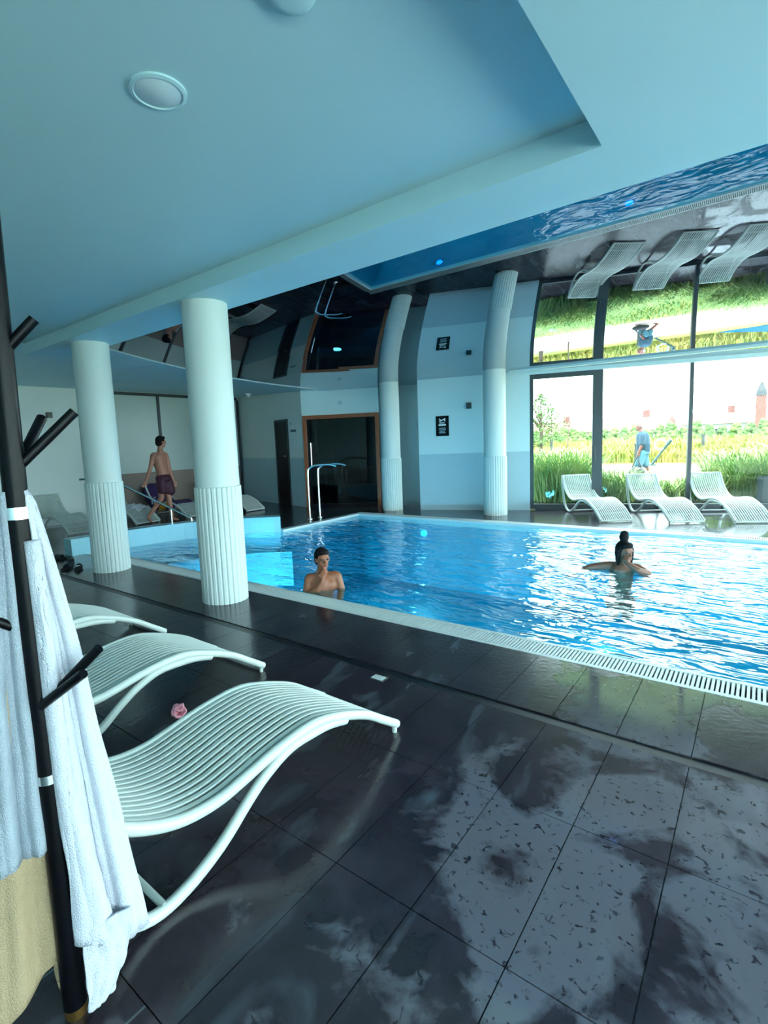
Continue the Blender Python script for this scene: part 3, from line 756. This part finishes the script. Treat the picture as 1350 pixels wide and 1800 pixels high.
# ceiling discs
cl1 = empty('ceiling_light', (-2.057, 1.354, 0), 0, 'round flush ceiling light with a pale lens, fully in view', 'ceiling light', 'round ceiling fittings')
MB().lathe([(.116, 3.0), (.116, 2.992), (.100, 2.988), (.097, 2.994)], n=40).build('rim', 'paint', cl1, smooth=30)
MB().lathe([(.096, 2.995), (.09, 2.991), (.0001, 2.989)], n=40).build('lens', 'lamp_lens', cl1, smooth=60)
cl2 = empty('smoke_detector', (-1.29, 1.375, 0), 0, 'round white smoke detector cut off by the top edge of the photo', 'detector', 'round ceiling fittings')
MB().lathe([(.095, 3.0), (.095, 2.990)], n=40).build('base', 'paint', cl2, smooth=30)
MB().lathe([(.088, 2.990), (.08, 2.978), (.05, 2.972), (.0001, 2.970)], n=40).build('cover', 'paint', cl2, smooth=50)

# underwater lamps
def pool_lamp(x, y, z, rz, label, watts=1.5):
    o = empty('pool_lamp', (x, y, z), rz, label, 'lamp', 'underwater pool lamps')
    MB().tube([(0, -.002, 0), (0, -.03, 0)], .06, 20).build('lens', 'glow_blue', o)
    MB().tube([(0, .02, 0), (0, -.012, 0)], .08, 20).build('bezel', 'chrome', o)
    l = bpy.data.lights.new('pool_lamp_light', 'AREA'); l.shape = 'DISK'; l.size = .3; l.energy = watts; l.color = (.22, .80, 1); l.spread = R(120)
    lo = bpy.data.objects.new('pool_lamp_light', l); COL.objects.link(lo); lo.parent = o; lo.location = (0, -.06, 0); lo.rotation_euler = (R(-68), 0, 0)
pool_lamp(-5.15, YF0, -.30, 0, 'blue underwater lamp in the far pool wall near the sauna')
pool_lamp(-1.8, YF0, -.45, 0, 'blue underwater lamp in the far pool wall below the loungers')
for x, w_ in zip((-6.0, -4.2, -2.4, -.6, 1.2), ('first', 'second', 'third', 'fourth', 'fifth')): pool_lamp(x, YC1, -.45, math.pi, 'added unseen underwater lamp in the near pool wall, %s from the curved wall' % w_, 8.5)  # near-wall lamps are unseen, added to light the water evenly

# ---------------------------------------------------------------- outdoors
GZ = -.06
def gz(y):
    if y < 17: return GZ
    if y < 22.5: return GZ+.24*(y-17)/5.5
    return .18+.4*min(1, (y-22.5)/30)
g = MB(); g.add([(-3.72, 10.44, GZ), (XE+.2, 13.5, GZ), (60, 13.5, GZ), (60, 17, GZ), (-110, 17, GZ), (-110, 12.4, GZ), (-3.72, 12.4, GZ)], [tuple(range(7))])
ys_ = [17, 22.5, 30, 40, 52.5, 150]
g.grid([[(x, y, gz(y)) for x in (-110, -25, 60)] for y in ys_])
g.add([(XE+.2, -40, GZ), (60, -40, GZ), (60, 13.5, GZ), (XE+.2, 13.5, GZ)], [(0, 1, 2, 3)]); g.add([(-60, -40, GZ), (XE+.2, -40, GZ), (XE+.2, -3.8, GZ), (-60, -3.8, GZ)], [(0, 1, 2, 3)])
struct(g.build('ground_lawn', 'lawn'))
struct(MB().box(XE+.2, XE+9, -9, 13.4, GZ-.1, -.02).build('bounce_paving', 'bounce_paving'))  # pale paving added out of view to bounce daylight inside
struct(MB().box(XB, XE+.2, -9, -3.8, GZ-.1, -.02).build('bounce_paving_rear', 'bounce_paving'))  # same added bounce surface, behind the building
pth = MB(); A = [(-40, 18.6), (-12, 17.4), (-3, 17.1), (3, 17.2), (14, 18.0)]; B = [(-40, 24.2), (-12, 22.6), (-3, 22.2), (3, 22.3), (14, 23.0)]
pth.grid([[(a[0]+(b[0]-a[0])*t, a[1]+(b[1]-a[1])*t, gz(a[1]+(b[1]-a[1])*t)+.012) for a, b in zip(A, B)] for t in (0, .25, .5, .75, 1)])
struct(pth.build('gravel_path', 'path'))
pd = MB(); pp_ = [(-1.5, 24), (3, 22.9), (14, 23.2), (14, 36), (6, 34), (1.0, 29)]
pd.add([(x, y, gz(y)+.03) for x, y in pp_]+[(x, y, gz(y)-.1) for x, y in pp_], [tuple(range(6))]+[(i, (i+1) % 6, 6+(i+1) % 6, 6+i) for i in range(6)])
tag(pd.build('pond', 'pond'), 'bright blue outdoor pond beyond the path, seen in the ceiling reflection', 'pond')

def blades(n, area, h0, h1, w, lean, rnd, wav=1.0):
    mb = MB()
    for i in range(n):
        x, y, z = area(rnd); h = rnd.uniform(h0, h1); a = rnd.uniform(0, 2*math.pi); l = lean*rnd.uniform(.3, 1)*h
        dx, dy = math.cos(a)*l, math.sin(a)*l; px, py = -math.sin(a)*w*.5, math.cos(a)*w*.5
        v = []
        for t, ww in ((0, 1), (.45, .9), (.8, .55)):
            k = t*t; zz = h*(t-.25*k*lean)
            v += [(x+dx*k-px*ww, y+dy*k-py*ww, z+zz), (x+dx*k+px*ww, y+dy*k+py*ww, z+zz)]
        v.append((x+dx, y+dy, z+h*(1-.35*lean)))
        mb.add(v, [(0, 1, 3, 2), (2, 3, 5, 4), (4, 5, 6)])
    return mb
def raw(mb, name, m):
    me = bpy.data.meshes.new(name); me.from_pydata(mb.v, [], mb.f); me.materials.append(M[m]); o = bpy.data.objects.new(name, me); COL.objects.link(o); return o
rnd = random.Random(3)
tag(raw(blades(26000, lambda r: ((lambda y: (r.uniform(-.62*y-4, min(.18*y+3, -1.6+max(0, y-24)*.55 if y < 35 else 99)), y, gz(y)))(24+22*r.random()**1.5)), .25, .75, .06, .45, rnd), 'meadow_grass', 'meadow'), 'tall yellow-green meadow grass beyond the path', 'grass', kind='stuff')
tag(raw(blades(5000, lambda r: (r.uniform(-6, 4), r.uniform(13.4, 16.6), GZ), .12, .35, .03, .5, rnd), 'lawn_tufts', 'reed'), 'short green grass strip between the building and the path', 'grass', kind='stuff')
def tuft(x, y, rx, ry, n, h0, h1, label, name='ornamental_grass'):
    o = raw(blades(n, lambda r: ((lambda a, q: (rx*q*math.cos(a), ry*q*math.sin(a), GZ))(r.uniform(0, 6.283), math.sqrt(r.random()))), h0, h1, .024, .75, rnd), name, 'reed')
    o.location = (x, y, 0); return tag(o, label, 'grass', 'ornamental grass clumps at the window')
tuft(-3.75, 12.3, .75, .7, 1700, .95, 1.75, 'tall green ornamental grass clump behind the glass door, at its left side')
tuft(-2.75, 12.4, .6, .6, 1100, .6, 1.1, 'lower ornamental grass behind the glass door, at its right side')
tuft(-1.75, 12.9, .55, .5, 700, .4, .75, 'low grass clump behind the middle window lounger')
tuft(-.15, 13.7, .8, .7, 1700, .9, 1.55, 'tall arching grass clump behind the right window lounger')
tuft(.95, 13.9, .8, .7, 1700, 1.0, 1.75, 'tall grass clump at the right edge of the window view')
tuft(-1.0, 13.2, .45, .4, 600, .5, .85, 'small grass tuft beside the thin window mullion')

# hedge row
hm = MB()
for k in range(60):
    a = rnd.uniform(0, 6.283); t = rnd.random(); r = .55*(1-t*.75)*rnd.uniform(.5, 1.1)
    hm.ball((r*math.cos(a)*.7, r*math.sin(a)*.7, .2+1.75*t), (.26*(1-.5*t), .26*(1-.5*t), .36*(1-.4*t)), n=6, m=4)
hme = hm.mesh('hedge_shrub'); hme.materials.append(M['hedge'])
for k in range(44):
    o = bpy.data.objects.new('hedge_shrub', hme); COL.objects.link(o); o.location = (-27+.82*k, 47+rnd.uniform(-.3, .3), gz(47)-.1); o.rotation_euler = (0, 0, rnd.uniform(0, 6)); s_ = rnd.uniform(.85, 1.12); o.scale = (s_*1.25, s_*1.25, s_*rnd.uniform(.68, .84))
    tag(o, 'small conifer in the clipped hedge row at the far side of the meadow', 'shrub', 'conifers of the far hedge')

def tree(x, y, h, rx, label):
    root = empty('tree', (x, y, gz(y)), 0, label, 'tree')
    tk = MB().tube([(0, 0, 0), (.05, 0, h*.5), (0, .05, h*.9)], [.09, .06, .02], 7)
    for i in range(7):
        a = rnd.uniform(0, 6.28); z0 = h*rnd.uniform(.35, .7); tk.tube([(0, 0, z0), (rx*.7*math.cos(a), rx*.7*math.sin(a), z0+h*.25)], [.035, .012], 5)
    tk.build('trunk', 'bark', root)
    lv = MB()
    for i in range(900):
        a = rnd.uniform(0, 6.28); t = rnd.random(); q = math.sqrt(rnd.random())*rx*math.sin(math.pi*(.15+.8*t)); c = Vector((q*math.cos(a), q*math.sin(a), h*(.3+.72*t)))
        d = Vector((rnd.uniform(-1, 1), rnd.uniform(-1, 1), rnd.uniform(-.6, .6))).normalized()*.09; e = d.cross(Vector((0, 0, 1))).normalized()*.05
        lv.add([c-d, c+e, c+d, c-e], [(0, 1, 2, 3)])
    o = raw(lv, 'foliage', 'tree'); o.parent = root
tree(-7.3, 21.5, 3.0, .8, 'young leafy tree at the left edge of the glass door view')
tree(-11.5, 36, 2.9, 1.2, 'round bushy tree beyond the meadow behind the glass door')
sp_ = empty('sapling', (-5.65, 19.5, gz(19.5)-.01), 0, 'thin bare staked sapling seen through the glass door', 'sapling')
MB().tube([(0, 0, 0), (.03, 0, 1.2), (.12, 0, 2.3)], [.025, .02, .01], 6).build('stem', 'bark', sp_)
for i in range(6):
    a = i*1.9; MB().tube([(.05, 0, 1.3+.15*i), (.05+.2*math.cos(a), .2*math.sin(a), 1.45+.16*i)], [.008, .003], 4).build('twig', 'bark', sp_)
def fpost(x, y, h, label):
    o = empty('fence_post', (x, y, gz(y)-.02), 0, label, 'post', 'posts along the path')
    MB().box(-.06, .06, -.06, .06, 0, h).build('shaft', 'post', o); MB().box(-.075, .075, -.075, .075, h, h+.04).build('cap', 'post', o)
fpost(-2.1, 27.5, 1.0, 'short dark post beyond the path, right of the thin mullion')
fpost(-8.6, 27, 1.0, 'short dark post in the meadow behind the glass door')
fpost(-3.45, 20.0, 1.0, 'thin dark post just left of the walking man')
fpost(4.2, 31.0, 1.0, 'short dark post beside the blue pond')

# far houses
def house(x, y, w, d, hw_, hr, rz, wm, label):
    o = empty('house', (x, y, gz(y)-1.1), R(rz), label, 'house', 'houses beyond the hedge')
    MB().box(-w/2, w/2, -d/2, d/2, 0, hw_).build('wall', wm, o)
    r = MB(); e = .4
    r.add([(-w/2-e, -d/2-e, hw_), (w/2+e, -d/2-e, hw_), (w/2+e, d/2+e, hw_), (-w/2-e, d/2+e, hw_), (-w/2-e, 0, hw_+hr), (w/2+e, 0, hw_+hr)], [(0, 1, 5, 4), (2, 3, 4, 5), (0, 4, 3), (1, 2, 5), (0, 3, 2, 1)])
    ro = r.build('roof', 'roof', o)
    MB().box(w*.2, w*.2+.7, -.3, .4, hw_+hr*.5, hw_+hr+.7).build('chimney', 'roof', ro)
    for i in range(3): 
        f = MB().box(-w/2+w*(.15+.3*i), -w/2+w*(.27+.3*i), -d/2-.05, -d/2, 1.0, 2.1).build('window', 'white', o)
        MB().box(-w/2+w*(.16+.3*i), -w/2+w*(.26+.3*i), -d/2-.07, -d/2-.04, 1.1, 2.0).build('pane', 'bag', f)
house(-13.5, 72, 9, 6, 2.2, 1.7, -6, 'house', 'long red-roofed house above the hedge, right behind the walking man')
house(-23.5, 74, 8, 6, 2.2, 1.6, 8, 'house', 'red-roofed house seen through the glass door, left of the mullion')
house(-5.2, 84, 7, 6, 2.6, 1.6, 10, 'house2', 'grey house far right of the thin mullion')
house(3.5, 80, 6, 6, 3.0, 1.8, 0, 'house2', 'grey house near the right edge with the red tower beside it')
tw = empty('chimney_tower', (-.3, 70, gz(70)), 0, 'slim red brick tower with dark cap above the hedge at right', 'tower')
MB().box(-.45, .45, -.45, .45, 0, 4.2).build('shaft', 'roof', tw); MB().lathe([(.55, 4.2), (.45, 4.7), (.08, 5.6)], n=10).build('cap', 'bag', tw)

# leaning teal post with ring
lp = empty('leaning_post', (-3.35, 22.6, gz(22.6)), 0, 'leaning teal post with a pale open ring beside the path behind the man', 'post')
lp.scale = (.66, .66, .66)
MB().tube([(-.02, 0, .04), (.45, 0, .75), (.95, -.1, 1.45)], [.07, .055, .09], 8).build('shaft', 'teal_metal', lp)
MB().box(-.25, .2, -.15, .15, 0, .05).build('base_plate', 'teal_metal', lp)
MB().tube([(.42+.30*math.cos(a), -.04, 1.20+.30*math.sin(a)) for a in [R(20+12*k) for k in range(26)]], .05, 8).build('ring', 'pale_teal', lp)
pl_ = empty('planter', (.12, 12.66, GZ), R(20), 'dark square planter at the right edge outside the window', 'planter')
for a, b, c, d in ((-.14, .14, -.14, -.11), (-.14, .14, .11, .14), (-.14, -.11, -.11, .11), (.11, .14, -.11, .11)): MB().box(a, b, c, d, 0, .6).build('panel', 'frame', pl_)
MB().box(-.11, .11, -.11, .11, .5, .55).build('soil', 'bark', pl_)

# ---------------------------------------------------------------- people
def solid(mb, name, m, parent, voxel=.010, it=6, fac=.5):
    me = mb.mesh(name); o = bpy.data.objects.new(name, me); COL.objects.link(o)
    md = o.modifiers.new('r', 'REMESH'); md.mode = 'VOXEL'; md.voxel_size = voxel; md.use_smooth_shade = True
    sm = o.modifiers.new('s', 'SMOOTH'); sm.iterations = it; sm.factor = fac
    dg = bpy.context.evaluated_depsgraph_get(); dg.update()
    nm = bpy.data.meshes.new_from_object(o.evaluated_get(dg)); o.modifiers.clear(); o.data = nm; nm.materials.clear(); nm.materials.append(M[m])
    for p in nm.polygons: p.use_smooth = True
    o.parent = parent; return o
class Fig:
    """joints are written in the figure's own frame: a to the picture's right, b away from the camera, z up"""
    def __init__(s, name, x, y, z, label):
        s.root = empty(name, (x, y, z), 0, label, 'person'); v = Vector((x, y, 0)).normalized(); s.v = v; s.e = Vector((v.y, -v.x, 0)); s.mb = MB()
    def p(s, a, b, z): return s.e*a + s.v*b + Vector((0, 0, z))
    def limb(s, pts, rs): s.mb.chain([s.p(*q) for q in pts], rs)
    def ell(s, c, r, mb=None, rot=0):
        m3 = Matrix((s.e, s.v, Vector((0, 0, 1)))).transposed() @ Matrix.Rotation(rot, 3, 'Z')
        (mb or s.mb).ball(s.p(*c), r, m3)
    def head(s, c, az, h=.115, hair=None, bun=None, cover=0.0):
        """c head centre, az facing direction in the a/b plane (degrees, -90 = towards the camera)"""
        k = h/.115; c = Vector(c)
        f = Vector((math.cos(R(az)), math.sin(R(az)), 0)); l = Vector((-f.y, f.x, 0))
        def q(x, y, z): return c + f*x*k + l*y*k + Vector((0, 0, z*k))
        rot = R(az)
        s.ell(q(-.008, 0, .018), (.092*k, .076*k, .098*k), rot=rot)
        s.ell(q(.022, 0, -.045), (.062*k, .056*k, .070*k), rot=rot)
        s.ell(q(.055, 0, -.098), (.022*k, .024*k, .018*k), rot=rot)
        s.limb([q(.088, 0, .012), q(.105, 0, -.028)], [.008*k, .014*k])
        for y in (-1, 1):
            s.ell(q(-.005, .077*y, -.005), (.020*k, .010*k, .032*k), rot=rot)
            s.ell(q(.078, .032*y, .026), (.012*k, .022*k, .008*k), rot=rot)
        s.limb([q(-.015, 0, -.05), q(-.03, 0, -.17)], [.054*k, .056*k])
        ex = MB()
        for y in (-1, 1): s.ell(q(.083, .032*y, .008), (.006*k, .013*k, .007*k), ex, rot)
        s.eyes = ex
        lp_ = MB(); s.ell(q(.082, 0, -.062), (.008*k, .024*k, .008*k), lp_, rot); s.lips = lp_
        hr = MB(); s.ell(q(-.022, 0, .034), (.094*k, .086*k, .098*k), hr, rot); s.ell(q(-.045, 0, -.01), (.072*k, .082*k, .085*k), hr, rot); s.ell(q(.035, 0, .085), (.055*k, .066*k, .034*k), hr, rot)
        s.q = q; s.hair = hr; s.rot = rot; s.k = k
    def hand(s, wrist, mid, curl=.3, side=1, k=1.0):
        """palm plus five fingers pointing from wrist to mid"""
        w = s.p(*wrist); m = s.p(*mid); d = (m-w).normalized(); n = d.cross(s.e if abs(d.dot(s.e)) < .8 else s.v).normalized(); lat = d.cross(n).normalized()
        s.mb.chain([w, w+d*.05*k], [.026*k, .030*k]); s.mb.chain([w+d*.05*k-lat*.022*k, w+d*.05*k+lat*.022*k], [.019*k, .019*k])
        for i, (o, L) in enumerate(((-.032, .062), (-.011, .074), (.011, .070), (.031, .054))):
            b0 = w+d*.07*k+lat*o*k; b1 = b0+d*L*.5*k+n*curl*.018*k; b2 = b1+d*L*.5*k*(1-curl*.6)+n*curl*.034*k
            s.mb.chain([b0, b1, b2], [.0095*k, .009*k, .0075*k])
        t0 = w+d*.025*k-lat*.025*k*side; t1 = t0+(d*.6-lat*.8*side).normalized()*.035*k; t2 = t1+(d*.9-lat*.3*side).normalized()*.030*k
        s.mb.chain([t0, t1, t2], [.012*k, .011*k, .009*k])
    def finish(s, skin, hair='hair', voxel=.010, it=5):
        b = solid(s.mb, 'body', skin, s.root, voxel, it)
        solid(s.hair, 'hair', hair, s.root, .010, 4)
        s.eyes.build('eyes', 'eye', s.root, smooth=80); s.lips.build('lips', 'lip', s.root, smooth=80)

# boy walking behind the curved wall
F = Fig('person', -9.98, 5.9, 0, 'boy in dark maroon swim shorts walking behind the pool, bare back to the camera')
F.head((.055, .04, 1.695), 25, .118)
F.limb([(.03, .02, 1.55), (.01, .0, 1.40)], [.06, .085])
F.limb([(-.10, -.06, 1.42), (.11, .05, 1.42)], [.068, .068])
F.limb([(-.03, -.02, 1.36), (.0, .0, 1.18), (.03, .02, 1.00), (.035, .02, .90)], [.13, .115, .105, .115])
F.limb([(.04, .03, 1.36), (.05, .03, 1.18), (.05, .03, .92)], [.115, .10, .105])
F.limb([(-.125, -.07, 1.42), (-.20, -.09, 1.14), (-.30, -.07, .91)], [.052, .042, .030]); F.hand((-.31, -.07, .89), (-.36, -.06, .80))
F.limb([(.13, .06, 1.42), (.175, .05, 1.14), (.235, .04, .88)], [.052, .042, .030]); F.hand((.24, .04, .86), (.27, .03, .76))
F.limb([(.09, .05, .92), (.12, .04, .50), (.15, .03, .09)], [.088, .060, .038]); F.limb([(.15, .03, .055), (.26, .03, .03)], [.036, .026])
F.limb([(.0, -.03, .92), (-.03, -.03, .52), (-.30, -.01, .16)], [.088, .058, .038]); F.limb([(-.32, -.01, .13), (-.26, -.02, .03)], [.034, .024])
F.finish('skin_mid')
sh = MB()
sh.ball(F.p(.035, .02, .93), (.17, .15, .11)); sh.chain([F.p(.09, .05, .92), F.p(.15, .05, .66)], [.118, .115]); sh.chain([F.p(.0, -.03, .90), F.p(.0, -.03, .68)], [.112, .10])
solid(sh, 'swim_shorts', 'shorts', F.root, .012, 4)

# swimmer close to the near edge
F = Fig('person', -3.67, 3.93, 0, 'dark-haired swimmer at the near pool edge, bare shoulders above water, hand at chin')
F.head((.015, .0, .288), -72, .112)
F.limb([(.0, .02, .14), (.005, .03, .02)], [.06, .10]); F.limb([(-.13, .03, .075), (.15, .03, .085)], [.060, .060])
F.limb([(0, .03, .02), (0, .03, -.15), (0, .04, -.5), (0, .05, -.75)], [.125, .12, .10, .13]); F.limb([(-.06, .02, .0), (.07, .02, .0)], [.10, .10])
F.limb([(-.14, .02, .07), (-.175, -.05, -.08), (-.05, -.12, -.01), (.005, -.12, .08)], [.052, .042, .036, .028]); F.hand((.005, -.12, .085), (.02, -.105, .17), .5, -1, .85)
F.limb([(.165, .02, .08), (.205, -.02, -.06), (.17, -.10, -.16)], [.052, .042, .032]); F.hand((.17, -.11, -.17), (.15, -.2, -.2))
F.limb([(-.07, .05, -.75), (-.07, .25, -1.1), (-.07, .6, -1.2)], [.10, .07, .05]); F.limb([(.07, .05, -.75), (.07, .25, -1.1), (.07, .6, -1.2)], [.10, .07, .05])
q = F.q; F.ell(q(-.10, .03, .03), (.05, .055, .055), F.hair, F.rot)
F.finish('skin_dark')

# swimmer farther out
F = Fig('person', -1.2, 6.2, 0, 'swimmer with dark hair in a bun in the glittering water, hand to mouth')
F.head((.035, .0, .165), -55, .118)
F.limb([(.02, .02, .04), (.01, .03, -.08)], [.06, .11]); F.limb([(-.13, .04, -.005), (.16, .03, -.01)], [.055, .055])
F.limb([(0, .03, -.06), (0, .08, -.22), (0, .30, -.42), (0, .42, -.52)], [.125, .12, .10, .13])
F.limb([(-.14, .04, -.005), (-.29, .02, -.025), (-.44, -.02, -.08)], [.050, .042, .030]); F.hand((-.44, -.02, -.08), (-.52, -.03, -.12))
F.limb([(.17, .03, -.015), (.265, -.06, -.05), (.16, -.14, .005), (.075, -.125, .06)], [.050, .042, .036, .028]); F.hand((.07, -.12, .065), (.045, -.10, .13), .5, -1, .8)
F.limb([(-.07, .42, -.52), (-.08, .75, -.8), (-.08, 1.1, -.9)], [.10, .065, .045]); F.limb([(.07, .42, -.52), (.08, .75, -.8), (.08, 1.1, -.95)], [.10, .065, .045])
q = F.q
F.ell(q(-.02, 0, .165), (.052, .052, .055), F.hair, F.rot); F.ell(q(-.015, 0, .205), (.042, .046, .036), F.hair, F.rot)
for y in (-.078, .078): F.hair.chain([F.p(*q(.0, y, .03)), F.p(*q(-.01, y*1.05, -.06)), F.p(*q(-.005, y*.95, -.14))], [.028, .026, .016])
F.finish('skin_deep')

# man outside on the path
F = Fig('person', -2.93, 17.9, gz(17.9)+.01, 'bald man in teal shirt and light blue shorts walking outside past the window')
F.head((-.09, 0, 1.66), 182, .125)
F.limb([(-.06, 0, 1.5), (-.02, 0, 1.38)], [.06, .09]); F.limb([(.0, -.17, 1.38), (.0, .17, 1.38)], [.07, .07])
F.limb([(0, 0, 1.34), (.02, 0, 1.1), (.03, 0, .92)], [.16, .17, .16]); F.limb([(0, -.19, 1.36), (-.02, -.22, 1.08), (-.10, -.22, .86)], [.055, .048, .035]); F.hand((-.10, -.22, .85), (-.12, -.22, .76), .8)
F.limb([(0, .19, 1.36), (.06, .22, 1.08), (.03, .22, .86)], [.055, .048, .035]); F.hand((.03, .22, .85), (.02, .22, .76), .6)
F.limb([(.0, -.09, .9), (-.12, -.09, .48), (-.16, -.09, .08)], [.1, .065, .04]); F.limb([(-.16, -.09, .05), (-.28, -.09, .03)], [.04, .03])
F.limb([(.03, .09, .9), (.10, .09, .48), (.28, .09, .12)], [.1, .065, .04]); F.limb([(.30, .09, .10), (.22, .09, .03)], [.04, .03])
F.hair = MB(); F.ell(F.q(-.06, 0, .0), (.05, .08, .05), F.hair, F.rot)
F.finish('skin_pale', 'house2', .014)
ts = MB(); ts.chain([F.p(0, 0, 1.34), F.p(.02, 0, 1.1), F.p(.03, 0, .90)], [.185, .195, .185]); ts.chain([F.p(0, -.17, 1.39), F.p(0, .17, 1.39)], [.09, .09])
for sgn in (-1, 1): ts.chain([F.p(0, .19*sgn, 1.37), F.p(-.01 if sgn < 0 else .04, .215*sgn, 1.14)], [.085, .078])
solid(ts, 'shirt', 'teal_shirt', F.root, .016, 4)
ss = MB(); ss.ball(F.p(.03, 0, .86), (.18, .19, .13)); ss.chain([F.p(.0, -.09, .86), F.p(-.09, -.09, .5)], [.13, .125]); ss.chain([F.p(.03, .09, .86), F.p(.09, .09, .5)], [.13, .12])
solid(ss, 'shorts', 'blue_shorts', F.root, .016, 4)
bgc = F.root.location + F.p(-.14, -.26, 0)
bag = empty('shoulder_bag', bgc, 0, 'dark carrier bag held by the man outside', 'bag')
bm_ = MB(); bm_.ball((0, 0, .27), (.24, .10, .18)); solid(bm_, 'sack', 'bag', bag, .02, 3)
for sgn in (-1, 1): MB().tube(catmull([(-.14*sgn, 0, .38), (-.05*sgn, 0, .62), (.03, .02, .79)], 4), .02, 6).build('strap', 'bag', bag)
